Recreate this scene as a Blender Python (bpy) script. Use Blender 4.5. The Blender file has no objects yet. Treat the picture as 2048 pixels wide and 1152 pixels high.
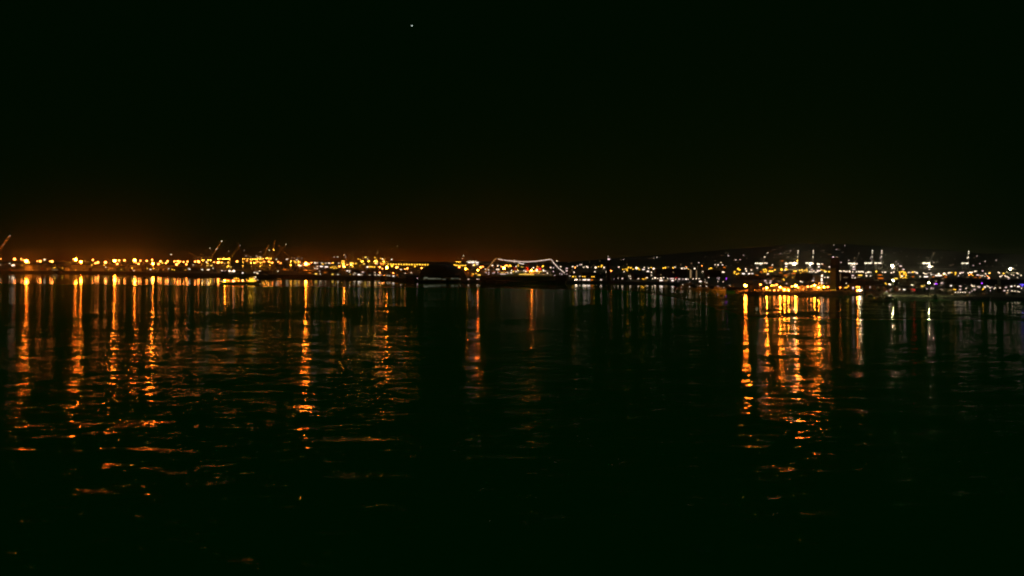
import bpy, bmesh, math, random
from mathutils import Vector, Matrix, noise
S = bpy.context.scene
COL = S.collection
random.seed(7)
R = math.radians

# ------------------------------------------------------------------ camera
CAMZ, F, HOR = 50.0, 1607.0, 520.0         # height over the water, focal length and horizon row in a 2048 px picture
cam = bpy.data.cameras.new('camera')
co = bpy.data.objects.new('camera', cam)
COL.objects.link(co)
S.camera = co
co.location = (0, 0, CAMZ)
co.rotation_euler = (R(90), 0, 0)
cam.sensor_width = 36
cam.lens = 36 * F / 2048
cam.shift_y = -(576 - HOR) / 2048
cam.clip_start = 1
cam.clip_end = 90000
S.view_settings.view_transform = 'Standard'
S.view_settings.look = 'None'
S.view_settings.exposure = 0
S.view_settings.gamma = 1
S.cycles.sample_clamp_indirect = 0
S.cycles.sample_clamp_direct = 0
S.cycles.filter_width = 2.1
S.cycles.max_bounces = 5
S.cycles.diffuse_bounces = 2
S.cycles.glossy_bounces = 3
S.cycles.volume_bounces = 0
S.cycles.use_light_tree = True
S.cycles.use_adaptive_sampling = False

# ------------------------------------------------------------------ night sky: last twilight plus the town's glow on the air
w = bpy.data.worlds.new('World')
S.world = w
w.use_nodes = True
nt = w.node_tree
nt.nodes.clear()
N, L = nt.nodes, nt.links
def nd(t, **k):
    n = N.new(t)
    for a, v in k.items():
        setattr(n, a, v)
    return n
def mth(op, a, b=None, c=None):
    n = nd('ShaderNodeMath', operation=op)
    for i, v in enumerate((a, b, c)):
        if v is None:
            continue
        if isinstance(v, (int, float)):
            n.inputs[i].default_value = v
        else:
            L.new(v, n.inputs[i])
    return n.outputs[0]
tc = nd('ShaderNodeTexCoord')
sp = nd('ShaderNodeSeparateXYZ')
L.new(tc.outputs['Generated'], sp.inputs[0])
el = mth('MAXIMUM', sp.outputs[2], 0.0)
az = mth('ARCTAN2', sp.outputs[0], sp.outputs[1])
nz = nd('ShaderNodeTexNoise')
nz.inputs['Scale'].default_value = 5
nz.inputs['Detail'].default_value = 3
L.new(tc.outputs['Generated'], nz.inputs['Vector'])
cloud = mth('ADD', mth('MULTIPLY', nz.outputs['Fac'], 1.0), 0.5)
def glow(col, height, centre, width):
    e = mth('EXPONENT', mth('MULTIPLY', el, -1.0 / height))
    d = mth('DIVIDE', mth('SUBTRACT', az, centre), width)
    g = mth('EXPONENT', mth('MULTIPLY', mth('MULTIPLY', d, d), -1.0))
    m = mth('MULTIPLY', mth('MULTIPLY', e, g), cloud)
    v = nd('ShaderNodeVectorMath', operation='SCALE')
    v.inputs[0].default_value = col
    L.new(m, v.inputs[3])
    return v.outputs[0]
SKY = [((.050, .0050, .0000), .0050, -.50, .20), ((.085, .0095, .0000), .0075, -.13, .15), ((.0060, .0010, .0000), .036, -.07, .12),
       ((.0070, .0024, .0000), .055, .06, .26), ((.0042, .0021, .0001), .085, .33, .22)]
acc = None
for s_ in SKY:
    g_ = glow(*s_)
    if acc is None:
        acc = g_
    else:
        v_ = nd('ShaderNodeVectorMath', operation='ADD')
        L.new(acc, v_.inputs[0])
        L.new(g_, v_.inputs[1])
        acc = v_.outputs[0]
base = nd('ShaderNodeVectorMath', operation='ADD')
L.new(acc, base.inputs[0])
base.inputs[1].default_value = (.0002, .0029, .0003)
bg1 = nd('ShaderNodeBackground')
L.new(base.outputs[0], bg1.inputs['Color'])
sky = nd('ShaderNodeTexSky')
sky.sky_type = 'NISHITA'
sky.sun_disc = False
sky.sun_elevation = R(-8)
sky.sun_rotation = R(200)
bg2 = nd('ShaderNodeBackground')
L.new(sky.outputs[0], bg2.inputs['Color'])
bg2.inputs['Strength'].default_value = 0.01
ad = nd('ShaderNodeAddShader')
L.new(bg1.outputs[0], ad.inputs[0])
L.new(bg2.outputs[0], ad.inputs[1])
wo = nd('ShaderNodeOutputWorld')
L.new(ad.outputs[0], wo.inputs['Surface'])

# ------------------------------------------------------------------ helpers
def tag(o, label=None, cat=None, group=None, kind=None):
    if label: o['label'] = label
    if cat: o['category'] = cat
    if group: o['group'] = group
    if kind: o['kind'] = kind
    return o
def P(px, py, D):
    return Vector(((px - 1024) / F * D, D, CAMZ - (py - HOR) / F * D))
def PX(px, D):
    return (px - 1024) / F * D
def interp(tab, x):
    if x <= tab[0][0]: return tab[0][1]
    for (a, va), (b, vb) in zip(tab, tab[1:]):
        if x <= b:
            return va + (vb - va) * (x - a) / (b - a)
    return tab[-1][1]
class MB:
    def __init__(s): s.v, s.f = [], []
    def add(s, vs, fs):
        k = len(s.v); s.v += [tuple(v) for v in vs]; s.f += [tuple(i + k for i in f) for f in fs]; return s
    def box(s, x0, x1, y0, y1, z0, z1):
        return s.add([(x0,y0,z0),(x1,y0,z0),(x1,y1,z0),(x0,y1,z0),(x0,y0,z1),(x1,y0,z1),(x1,y1,z1),(x0,y1,z1)],
                     [(3,2,1,0),(4,5,6,7),(0,1,5,4),(1,2,6,5),(2,3,7,6),(3,0,4,7)])
    def tube(s, p0, p1, r0, r1=None, n=6, cap=True):
        p0, p1 = Vector(p0), Vector(p1); r1 = r0 if r1 is None else r1
        d = (p1 - p0).normalized(); a = d.orthogonal().normalized(); b = d.cross(a)
        vs = []
        for p, r in ((p0, r0), (p1, r1)):
            for i in range(n):
                t = 2 * math.pi * (i + .5) / n; vs.append(p + a * (r * math.cos(t)) + b * (r * math.sin(t)))
        fs = [(i, (i + 1) % n, n + (i + 1) % n, n + i) for i in range(n)]
        if cap: fs += [tuple(range(n - 1, -1, -1)), tuple(range(n, 2 * n))]
        return s.add(vs, fs)
    def ball(s, c, rx, ry, rz, n=8, m=5):
        vs = [(c[0], c[1], c[2] - rz)]
        for j in range(1, m):
            t = math.pi * j / m
            for i in range(n):
                u = 2 * math.pi * i / n; vs.append((c[0] + rx*math.sin(t)*math.cos(u), c[1] + ry*math.sin(t)*math.sin(u), c[2] - rz*math.cos(t)))
        vs.append((c[0], c[1], c[2] + rz)); q = len(vs) - 1
        fs = [(0, 1 + (i + 1) % n, 1 + i) for i in range(n)]
        for j in range(m - 2):
            for i in range(n):
                a = 1 + j * n; fs.append((a + i, a + (i + 1) % n, a + n + (i + 1) % n, a + n + i))
        a = 1 + (m - 2) * n
        fs += [(a + i, a + (i + 1) % n, q) for i in range(n)]
        return s.add(vs, fs)
    def mesh(s, name, mat, smooth=False):
        me = bpy.data.meshes.new(name); me.from_pydata(s.v, [], s.f); me.materials.append(mat)
        if smooth: me.polygons.foreach_set('use_smooth', [True] * len(me.polygons))
        me.update(); return me
    def build(s, name, mat, parent=None, smooth=False):
        return link(name, s.mesh(name, mat, smooth), parent)
def link(name, me, parent=None, loc=None, scale=None, rot=None):
    o = bpy.data.objects.new(name, me); COL.objects.link(o)
    if parent: o.parent = parent
    if loc is not None: o.location = loc
    if scale is not None: o.scale = scale
    if rot is not None: o.rotation_euler = rot
    return o
def empty(name, loc, rz=0, sc=1):
    o = bpy.data.objects.new(name, None); COL.objects.link(o); o.location = loc
    o.rotation_euler = (0, 0, rz); o.scale = (sc, sc, sc); o.empty_display_size = 1; return o
CH = {}
def copy_tree(o, parent=None):
    c = o.copy(); COL.objects.link(c); c.parent = parent
    for k in ('label', 'group'):
        if parent is None and k in c: del c[k]
    for ch in list(o.children): copy_tree(ch, c)
    return c
ONES = 'first second third fourth fifth sixth seventh eighth ninth tenth eleventh twelfth thirteenth fourteenth fifteenth sixteenth seventeenth eighteenth nineteenth'.split()
TENS = {2: 'twent', 3: 'thirt', 4: 'fort', 5: 'fift', 6: 'sixt', 7: 'sevent', 8: 'eight', 9: 'ninet'}
def ordinal(n):
    if n < 20: return ONES[n - 1]
    t, u = divmod(n, 10)
    if n >= 100: return 'hundred and ' + ordinal(n - 100) if n > 100 else 'hundredth'
    return TENS[t] + ('ieth' if u == 0 else 'y-' + ONES[u - 1])

# ------------------------------------------------------------------ materials
def surf(name, col, rough=.7, metal=0, var=.25, scale=.3):
    m = bpy.data.materials.new(name); m.use_nodes = True
    n, l = m.node_tree.nodes, m.node_tree.links; b = n['Principled BSDF']
    b.inputs['Roughness'].default_value = rough; b.inputs['Metallic'].default_value = metal
    t = n.new('ShaderNodeTexNoise'); t.inputs['Scale'].default_value = scale; t.inputs['Detail'].default_value = 5
    g = n.new('ShaderNodeNewGeometry'); l.new(g.outputs['Position'], t.inputs['Vector'])
    r = n.new('ShaderNodeValToRGB'); l.new(t.outputs['Fac'], r.inputs[0])
    r.color_ramp.elements[0].position = .3; r.color_ramp.elements[1].position = .7
    r.color_ramp.elements[0].color = (*[c * (1 - var) for c in col], 1); r.color_ramp.elements[1].color = (*[min(1, c * (1 + var)) for c in col], 1)
    l.new(r.outputs[0], b.inputs['Base Color']); return m
def lamp(name, col, st):
    m = bpy.data.materials.new(name); m.use_nodes = True
    if st < 8: m.cycles.emission_sampling = 'NONE'      # faint lamps are found by the rays themselves, which keeps the picture clean
    n, l = m.node_tree.nodes, m.node_tree.links; n.clear()
    e = n.new('ShaderNodeEmission'); e.inputs[0].default_value = (*col, 1); e.inputs[1].default_value = st
    o = n.new('ShaderNodeOutputMaterial'); l.new(e.outputs[0], o.inputs[0]); return m
SOD = (1, .215, .012)
SODP = (1, .25, .035)
LM = {'o': lamp('sodium_lamp', SODP, 24), 'O': lamp('bright_sodium_lamp', SOD, 360),
      'w': lamp('white_lamp', (1, .74, .50), 4.2), 'G': lamp('bright_pale_lamp', (.95, .92, .36), 1200), 'W': lamp('bright_white_lamp', (1, .85, .42), 130),
      'y': lamp('yellow_lamp', (1, .50, .03), 5), 'p': lamp('pinkish_lamp', (1, .68, .66), 2.6),
      'r': lamp('red_lamp', (1, .02, .03), 2.), 'b': lamp('blue_lamp', (.14, .08, 1), 4), 'v': lamp('violet_lamp', (.45, .06, 1), 3.5),
      'd': lamp('dim_lamp', (1, .62, .35), .9), 'g': lamp('greenish_lamp', (.75, 1, .45), 4)}
KF = {'G': 1.05, 'O': 1.05, 'W': 1.05, 'o': 1.2}
CN = {'G': 'dazzling white', 'o': 'orange', 'O': 'bright orange', 'w': 'white', 'W': 'dazzling white', 'y': 'yellow', 'p': 'pale pink', 'r': 'red', 'b': 'blue', 'v': 'violet', 'd': 'dim', 'g': 'greenish'}
MS = {'steel': surf('galvanised_steel', (.35, .35, .34), .5, .4), 'crane': surf('crane_paint', (.50, .42, .26), .5),
      'crane2': surf('pale_crane_paint', (.55, .56, .54), .5), 'dark': surf('dark_paint', (.03, .03, .035), .6),
      'hullblack': surf('black_hull_paint', (.02, .02, .022), .5), 'white': surf('white_paint', (.7, .69, .64), .5), 'red': surf('red_paint', (.6, .05, .02), .45),
      'concrete': surf('concrete', (.30, .28, .25), .85), 'brick': surf('brown_cladding', (.22, .16, .11), .8), 'metalwall': surf('corrugated_wall', (.32, .30, .27), .6),
      'roof': surf('dark_roof', (.08, .07, .065), .8), 'rock': surf('rock', (.09, .08, .07), .95, var=.5, scale=.6),
      'asphalt': surf('asphalt', (.26, .23, .19), .9, var=.5, scale=.03), 'soil': surf('soil', (.085, .085, .028), .95, var=.5, scale=.02),
      'leaf': surf('leaves', (.05, .075, .03), .7, var=.5, scale=1.), 'bark': surf('bark', (.09, .065, .045), .9),
      'black': surf('unlit_black', (.008, .008, .009), .8), 'olive': surf('floodlit_olive', (.13, .17, .05), .8), 'blue': surf('blue_container_paint', (.05, .12, .3), .6), 'orange': surf('orange_container_paint', (.5, .16, .03), .6),
      'cream': surf('cream_container_paint', (.55, .5, .4), .6), 'barge': surf('yellow_deck_paint', (.6, .42, .06), .5), 'glass': surf('dark_glass', (.02, .02, .02), .1),
      'domeskin': surf('dome_panels', (.16, .16, .155), .6, var=.1)}

# ------------------------------------------------------------------ water
# distance of the line where the sheltered water by the shore ends and the open, rougher water begins
def water_material():
    m = bpy.data.materials.new('sea_water'); m.use_nodes = True
    n, l = m.node_tree.nodes, m.node_tree.links; b = n['Principled BSDF']
    b.inputs['Base Color'].default_value = (.003, .55, .06, 1)
    b.inputs['IOR'].default_value = 1.25
    geo = n.new('ShaderNodeNewGeometry')
    def vm(op, a, b_=None, s=None):
        q = n.new('ShaderNodeVectorMath'); q.operation = op; l.new(a, q.inputs[0])
        if b_ is not None:
            if isinstance(b_, tuple): q.inputs[1].default_value = b_
            else: l.new(b_, q.inputs[1])
        if s is not None:
            if isinstance(s, float): q.inputs[3].default_value = s
            else: l.new(s, q.inputs[3])
        return q.outputs[0]
    def mm(op, a, b_=None, cl=False):
        q = n.new('ShaderNodeMath'); q.operation = op; q.use_clamp = cl
        for i, v in enumerate((a, b_)):
            if v is None: continue
            if isinstance(v, (int, float)): q.inputs[i].default_value = v
            else: l.new(v, q.inputs[i])
        return q.outputs[0]
    def nois(sx, sy, det, rot=0, ax=.7, ay=1.):
        mp = n.new('ShaderNodeMapping'); mp.inputs['Scale'].default_value = (sx, sy, 1); mp.inputs['Rotation'].default_value = (0, 0, rot)
        l.new(geo.outputs['Position'], mp.inputs[0])
        t = n.new('ShaderNodeTexNoise'); t.inputs['Scale'].default_value = 1; t.inputs['Detail'].default_value = det
        t.inputs['Roughness'].default_value = .55; l.new(mp.outputs[0], t.inputs[0])
        return t, vm('MULTIPLY', vm('SUBTRACT', t.outputs['Color'], (.5, .5, .5)), (ax, ay, 0))
    sx = n.new('ShaderNodeSeparateXYZ'); l.new(geo.outputs['Position'], sx.inputs[0])
    # picture-free description of the shelter line: it runs y = f(x/y)
    u = mm('DIVIDE', sx.outputs[0], sx.outputs[1])
    fc = n.new('ShaderNodeFloatCurve'); cu = fc.mapping.curves[0]
    fc.mapping.extend = 'HORIZONTAL'
    pts = SHELTER
    while len(cu.points) < len(pts): cu.points.new(.5, .5)
    for q, (px, py) in zip(cu.points, pts):
        q.location = ((px + 400) / 2900, (80350 / (py - 520)) / 3000); q.handle_type = 'VECTOR'
    fc.mapping.update()
    l.new(mm('DIVIDE', mm('ADD', mm('MULTIPLY', u, 1607), 1424), 2900), fc.inputs['Value'])
    edge = mm('MULTIPLY', fc.outputs[0], 3000)
    wob, _ = nois(.004, .01, 2)
    openw = mm('MULTIPLY', mm('SUBTRACT', edge, mm('ADD', sx.outputs[1], mm('MULTIPLY', wob.outputs['Fac'], 90))), 1 / 60., True)
    # wind patches
    pt, _ = nois(.0035, .024, 3)
    patch = n.new('ShaderNodeMapRange'); l.new(pt.outputs['Fac'], patch.inputs[0])
    for i, v in zip((1, 2, 3, 4), (.36, .64, .30, 1.35)): patch.inputs[i].default_value = v
    pn, _ = nois(.02, .10, 2)
    near_p = n.new('ShaderNodeMapRange'); l.new(pn.outputs['Fac'], near_p.inputs[0])
    for i, v in zip((1, 2, 3, 4), (.34, .66, .62, 1.3)): near_p.inputs[i].default_value = v
    fp = mm('MULTIPLY', mm('SUBTRACT', sx.outputs[1], 480), 1 / 350., True)
    patch_out = mm('ADD', mm('MULTIPLY', patch.outputs[0], fp), mm('MULTIPLY', near_p.outputs[0], mm('SUBTRACT', 1.0, fp)))
    # lee of the breakwater on the left: bands of slick and ruffled water, by distance
    f2 = n.new('ShaderNodeFloatCurve'); c2 = f2.mapping.curves[0]
    bands = [(0, 1), (480, 1), (560, .8), (640, .55), (690, .38), (890, .33), (925, .5), (1400, .5), (1500, .42), (2500, .42)]
    while len(c2.points) < len(bands): c2.points.new(.5, .5)
    for q, (dd, vv) in zip(c2.points, bands): q.location = (dd / 2500, vv); q.handle_type = 'VECTOR'
    f2.mapping.update()
    l.new(mm('DIVIDE', mm('ADD', sx.outputs[1], mm('MULTIPLY', wob.outputs['Fac'], 24)), 2500), f2.inputs['Value'])
    side = mm('MULTIPLY', mm('SUBTRACT', u, .16), 8, True)
    band = mm('ADD', mm('MULTIPLY', mm('SUBTRACT', 1.0, side), f2.outputs[0]), side)
    k = mm('MULTIPLY', mm('MULTIPLY', mm('MAXIMUM', openw, mm('ADD', mm('MULTIPLY', side, .22), .13)), band), patch_out)
    _, a1 = nois(.034, .11, 1, .04, .35, 1.)
    _, a2 = nois(.12, .34, 2, -.03, .5, 1.)
    _, a3 = nois(.6, 2.0, 2, .04, .7, 1.)
    far = mm('MULTIPLY', mm('SUBTRACT', sx.outputs[1], 260), 1 / 330., True)      # long swell dies out towards the viewer, short chop takes over
    tot = vm('ADD', vm('ADD', vm('SCALE', a1, None, mm('MULTIPLY', mm('ADD', mm('MULTIPLY', far, .85), .15), W1)), vm('SCALE', a2, None, mm('SUBTRACT', W2 + .16, mm('MULTIPLY', far, .16)))), vm('SCALE', a3, None, W3))
    tot = vm('ADD', vm('SCALE', tot, None, k), (0, 0, 1))
    l.new(vm('NORMALIZE', tot), b.inputs['Normal'])
    rg = mm('ADD', mm('MULTIPLY', openw, .0), .035)
    l.new(rg, b.inputs['Roughness'])
    # open water: matte colour mixed in to dim the reflections
    df = n.new('ShaderNodeBsdfDiffuse'); df.inputs['Color'].default_value = (.003, .55, .06, 1)
    mx = n.new('ShaderNodeMixShader'); l.new(mm('MULTIPLY', openw, WDIM), mx.inputs[0])
    l.new(b.outputs[0], mx.inputs[1]); l.new(df.outputs[0], mx.inputs[2])
    l.new(mx.outputs[0], n['Material Output'].inputs['Surface'])
    return m
HAZE, ANISO = 3e-5, .965
SHELTER = [(-400, 562), (0, 565), (300, 567), (500, 570), (760, 572), (1000, 573.5), (1250, 577), (1400, 600), (1490, 624), (1750, 628), (2450, 630)]
WDIM = .75
W1, W2, W3 = .40, .29, .42
water = MB().add([(-30000, -300, 0), (30000, -300, 0), (30000, 20000, 0), (-30000, 20000, 0)], [(0, 1, 2, 3)]).build('water', water_material())
tag(water, kind='structure')

# ------------------------------------------------------------------ land
SHORE = [(-600, 541), (-300, 543), (0, 545), (130, 546), (250, 548), (400, 552), (500, 554), (640, 556), (760, 558), (830, 563), (930, 565), (1225, 566.5),
         (1340, 568), (1400, 574), (1480, 580), (1730, 584), (1765, 598), (2048, 601), (2300, 602), (2900, 603)]
GZ = [(-600, 8), (760, 8), (840, 5), (1225, 4), (1400, 3), (2900, 3)]
def shoreD(px): return 80350 / (interp(SHORE, px) - 520)
def gz(px): return interp(GZ, px)
def land():
    vs, fs, q = [], [], []
    xs = [x for x in range(-600, 2901, 10)]
    for x in xs:
        d = shoreD(x) + 12 * noise.noise(Vector((x * .02, 3, 0)))
        z = gz(x)
        for dd, zz in ((0, -1.5), (8, z * .55), (16, z)):
            D = d + dd + (6 * noise.noise(Vector((x * .3, dd, 1))) if dd < 16 else 0)
            q.append((PX(x, D), D, zz + (1.2 * noise.noise(Vector((x * .37, dd, 5))) if dd == 8 else 0)))
        for D in (d + 16, 4200, 5200, 24000):
            vs.append((PX(x, D), D, z + (0 if D < 4300 else 0)))
    n = len(xs)
    for i in range(n - 1):
        for j in range(3): fs.append((i * 4 + j, (i + 1) * 4 + j, (i + 1) * 4 + j + 1, i * 4 + j + 1))
    tag(MB().add(vs, fs).build('ground', MS['asphalt']), kind='structure')
    fs = []
    for i in range(n - 1):
        for j in range(2): fs.append((i * 3 + j, (i + 1) * 3 + j, (i + 1) * 3 + j + 1, i * 3 + j + 1))
    tag(MB().add(q, fs).build('embankment', MS['rock']), kind='structure')
land()
# wooded hill on the right behind the port
HP = [(1000, 0), (1150, 30), (1300, 95), (1440, 150), (1600, 225), (1700, 215), (1850, 165), (1950, 125), (2080, 100), (2500, 70), (2900, 0)]
def hillz(px, D):
    t = min(1, max(0, (D - 6000) / 2600)); t = t * t * (3 - 2 * t)
    return 2 + interp(HP, px) * t + 9 * noise.noise(Vector((px * .012, D * .002, 2))) * t
def hill():
    vs, fs = [], []
    xs = list(range(1000, 2901, 20)); ds = [6000 + 130 * i for i in range(23)]
    for x in xs:
        for D in ds: vs.append((PX(x, D), D, hillz(x, D)))
    m = len(ds)
    for i in range(len(xs) - 1):
        for j in range(m - 1): fs.append((i * m + j, (i + 1) * m + j, (i + 1) * m + j + 1, i * m + j + 1))
    tag(MB().add(vs, fs).build('hill', MS['soil'], smooth=True), kind='structure')
hill()
# the oil island: a ring of rock with ground inside
ISL = [(1472, 587, 588), (1490, 583, 589), (1520, 583, 590), (1536, 588, 590.5), (1584, 588, 591), (1598, 584, 591), (1640, 584, 591.5), (1680, 583, 591.5), (1698, 584, 591.5), (1708, 587, 591), (1728, 589, 590)]
IG = 3.4
def island():
    vs, fs = [], []
    xs = list(range(1472, 1729, 4))
    for x in xs:
        yt = interp([(a, b) for a, b, c in ISL], x); yb = interp([(a, c) for a, b, c in ISL], x)
        D = 80350 / (yb - 520) + 3 * noise.noise(Vector((x * .2, 0, 0)))
        zt = max(1.5, CAMZ - (yt - HOR) / F * (D + 14))
        ek = min(1, (x - 1472) / 14, (1728 - x) / 10)
        vs += [(PX(x, D), D, -1.2), (PX(x, D + 6), D + 6, zt * .5 + 1.2 * noise.noise(Vector((x * .33, 7, 0)))), (PX(x, D + 14), D + 14, zt + .6 * noise.noise(Vector((x * .4, 9, 0)))),
               (PX(x, D + 26), D + 26, max(1., IG * ek)), (PX(x, D + 200), D + 200, max(1., IG * ek)), (PX(x, D + 215), D + 215, -1.2)]
    m = 6
    for i in range(len(xs) - 1):
        for j in range(m - 1): fs.append((i * m + j, (i + 1) * m + j, (i + 1) * m + j + 1, i * m + j + 1))
    tag(MB().add(vs, fs).build('island', MS['rock']), kind='structure')
island()
MB().add([(PX(1498, 1183), 1183, IG + .06), (PX(1718, 1183), 1183, IG + .06), (PX(1716, 1330), 1330, IG + .06), (PX(1500, 1330), 1330, IG + .06)], [(0, 1, 2, 3)]).build('paving', MS['rock'])
tag(bpy.data.objects['paving'], kind='structure')

# ------------------------------------------------------------------ lamps and their stands
LENS = {c: MB().ball((0, 0, 0), 1, 1, .8, 8, 4).mesh('lamp_lens', LM[c], True) for c in LM}
POLE = MB().tube((0, 0, 0), (0, 0, 1), .45, .25, 6).mesh('pole', MS['steel'])
POLE_S = MB().tube((0, 0, 0), (0, 0, 1), .16, .1, 6).mesh('pole', MS['steel'])
_r = MB()
for i in range(8):
    a, b = i * math.pi / 4, (i + 1) * math.pi / 4
    _r.tube((1.25 * math.cos(a), 1.25 * math.sin(a), 0), (1.25 * math.cos(b), 1.25 * math.sin(b), 0), .07, n=4)
for i in range(4): _r.tube((0, 0, .9), (1.25 * math.cos(i * math.pi / 2), 1.25 * math.sin(i * math.pi / 2), 0), .06, n=4)
_r.tube((0, 0, .85), (0, 0, 1.05), .8, .3, 8)
RING = _r.mesh('head_frame', MS['steel'])
ARM = MB().tube((0, 0, 0), (0, -1.6, .5), .07, n=5).tube((0, -1.6, .5), (0, -2.2, .5), .16, .1, n=5).mesh('arm', MS['steel'])
REC = []            # (kind, zone, px, object, colour, r) for the labels
def mast(px, py, r, c, D, zone, k=1.):
    g = gz(px) if not (1472 < px < 1728 and D < 1330) else IG
    z = CAMZ - (py - HOR) / F * D
    z = max(z, g + 4)
    rad = max(.5, r / 7.2 * D / F * k)
    o = empty('floodlight_mast', (PX(px, D), D, g))
    link('pole', POLE, o, (0, 0, 0), (max(.6, (z - g) / 30),) * 2 + (z - g - rad * .3,))
    link('head_frame', RING, o, (0, 0, z - g), (rad * .9, rad * .9, rad))
    link('lamp_lens', LENS[c], o, (0, 0, z - g), (rad, rad, rad))
    REC.append(('M', zone, px, o, c, r)); return o
POST = MB().tube((0, 0, 0), (0, 0, 1), .12, .08, 6).mesh('post', MS['dark'])
LCAP = MB().tube((0, 0, .55), (0, 0, 1.3), 1.05, .1, 8).mesh('cap', MS['dark'])
def lantern(px, py, r, c, D, zone, k=1.):
    g = gz(px) if not (1472 < px < 1728 and D < 1330) else IG
    z = max(CAMZ - (py - HOR) / F * D, g + 2.0)
    rad = max(.26, r / 7.2 * D / F * k)
    o = empty('post_lantern', (PX(px, D), D, g))
    link('post', POST, o, (0, 0, 0), (1, 1, z - g))
    link('lamp_lens', LENS[c], o, (0, 0, z - g), (rad, rad, rad * .85))
    link('cap', LCAP, o, (0, 0, z - g), (rad, rad, rad))
    REC.append(('L', zone, px, o, c, r)); return o
TARM = MB().tube((-1.15, 0, .35), (1.15, 0, .35), .1, n=5).tube((0, 0, -.4), (0, 0, .5), .16, n=5).mesh('crossarm', MS['steel'])
def twin(px, py, r, c, D, zone, k=1.):
    g = gz(px) if not (1472 < px < 1728 and D < 1330) else IG
    z = max(CAMZ - (py - HOR) / F * D, g + 4)
    rad = max(.4, r / 7.2 * D / F * k)
    o = empty('twin_lamp_post', (PX(px, D), D, g))
    link('pole', POLE_S, o, (0, 0, 0), (1.6, 1.6, z - g))
    link('crossarm', TARM, o, (0, 0, z - g + rad * .3), (rad, rad, rad))
    for sx_ in (-.75, .75): link('lamp_lens', LENS[c], o, (sx_ * rad, 0, z - g), (rad * .72, rad * .72, rad * .8))
    REC.append(('A', zone, px, o, c, r)); return o
def street(px, py, r, c, D, zone, k=1.):
    g = gz(px) if not (1472 < px < 1728 and D < 1330) else IG
    z = max(CAMZ - (py - HOR) / F * D, g + 2.5)
    rad = max(.28, r / 7.2 * D / F * k)
    o = empty('street_lamp', (PX(px, D), D + 2.2, g))
    link('pole', POLE_S, o, (0, 0, 0), (1, 1, z - g - .4))
    link('arm', ARM, o, (0, 0, z - g - .4))
    link('lamp_lens', LENS[c], o, (0, -2.2, z - g), (rad, rad * .8, rad * .75))
    REC.append(('S', zone, px, o, c, r)); return o
BM = {'o': lamp('orange_window', SOD, 1.2), 'w': lamp('white_window', (1, .8, .66), 3), 'y': lamp('yellow_window', (1, .6, .08), 2.5), 'p': lamp('pink_window', (1, .68, .62), 1.8),
      'd': lamp('dim_window', (1, .62, .28), .3), 'r': LM['r'], 'b': LM['b'], 'v': LM['v'], 'W': LM['w'], 'G': LM['w'], 'e': lamp('pale_green_glow', (.85, .9, .6), .13)}
PANES = {}
def pane(c):
    if c not in PANES: PANES[c] = MB().box(-.5, .5, -.04, 0, -.5, .5).mesh('window', BM[c])
    return PANES[c]
WALLM = {k: MB().box(-.5, .5, 0, 1, 0, 1).mesh('wall', MS[k]) for k in ('concrete', 'brick', 'metalwall', 'dark', 'white', 'cream')}
GABLE = MB().add([(-.53, -.03, 0), (.53, -.03, 0), (.53, 1.03, 0), (-.53, 1.03, 0), (-.53, .5, 1), (.53, .5, 1)], [(3, 2, 1, 0), (0, 1, 5, 4), (2, 3, 4, 5), (1, 2, 5), (3, 0, 4)]).mesh('roof', MS['roof'])
FLAT = MB().box(-.515, .515, -.03, 1.03, 0, .08).box(-.2, .15, .3, .6, .08, .8).mesh('roof', MS['roof'])
DOOR = MB().box(-.5, .5, -.05, 0, 0, 1).mesh('door', MS['dark'])
def building(px0, px1, ytop, D, mat='metalwall', roof='flat', wins=(), depth=30, name='warehouse', door=True, g=None, rz=0):
    """wins: (u0,u1,z0,z1,colour) in metres of height, fractions of width"""
    g = gz((px0 + px1) / 2) if g is None else g
    W = (px1 - px0) / F * D
    H = max(3, CAMZ - (ytop - HOR) / F * D - g)
    o = empty(name, (PX((px0 + px1) / 2, D), D, g), rz)
    rh = H * .22 if roof == 'gable' else 1.5
    if roof == 'gable': H -= rh
    link('wall', WALLM[mat], o, None, (W, depth, H))
    link('roof', GABLE if roof == 'gable' else FLAT, o, (0, 0, H), (W, depth, rh))
    if door: link('door', DOOR, o, (W * .32, 0, 0), (min(5, W * .15), 1, min(4, H * .5)))
    for (u0, u1, z0, z1, c) in wins:
        link('window', pane(c), o, ((u0 + u1) / 2 * W - W / 2, -.05, (z0 + z1) / 2), ((u1 - u0) * W, 1, z1 - z0))
    return o
def lit_shed(px, py, r, c, D, zone):
    """low building whose only lit thing is a bright band of windows r wide"""
    g = gz(px) if not (1472 < px < 1728 and D < 1330) else IG
    z = max(CAMZ - (py - HOR) / F * D, g + 2.2)
    wpx = r / 7.2 * 2
    bw = wpx * .88 / F * D
    W = bw * 1.25 + 3
    H = z - g + 2.5
    o = empty('harbour_building', (PX(px, D), D, g))
    link('wall', WALLM[random.choice(('concrete', 'brick', 'metalwall', 'white'))], o, None, (W, 16, H))
    gb = random.random() < .4
    link('roof', GABLE if gb else FLAT, o, (0, 0, H), (W, 16, 2.2 if gb else 1))
    link('door', DOOR, o, (W * .38, 0, 0), (1.6, 1, min(2.2, H * .6)))
    hh = min(1.7 * D / F / 1.15, (z - g) * .8)
    link('window', pane(c), o, (0, -.05, z - g), (bw, 1, max(.5, hh)))
    REC.append(('B', zone, px, o, c, r)); return o
HW = MB().box(-5, 5, 0, 8, 0, 5).mesh('wall', MS['white'])
HR = MB().add([(-5.5, -.6, 5), (5.5, -.6, 5), (5.5, 8.6, 5), (-5.5, 8.6, 5), (-5.5, 4, 8), (5.5, 4, 8)], [(3, 2, 1, 0), (0, 1, 5, 4), (2, 3, 4, 5), (1, 2, 5), (3, 0, 4)]).mesh('roof', MS['roof'])
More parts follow.
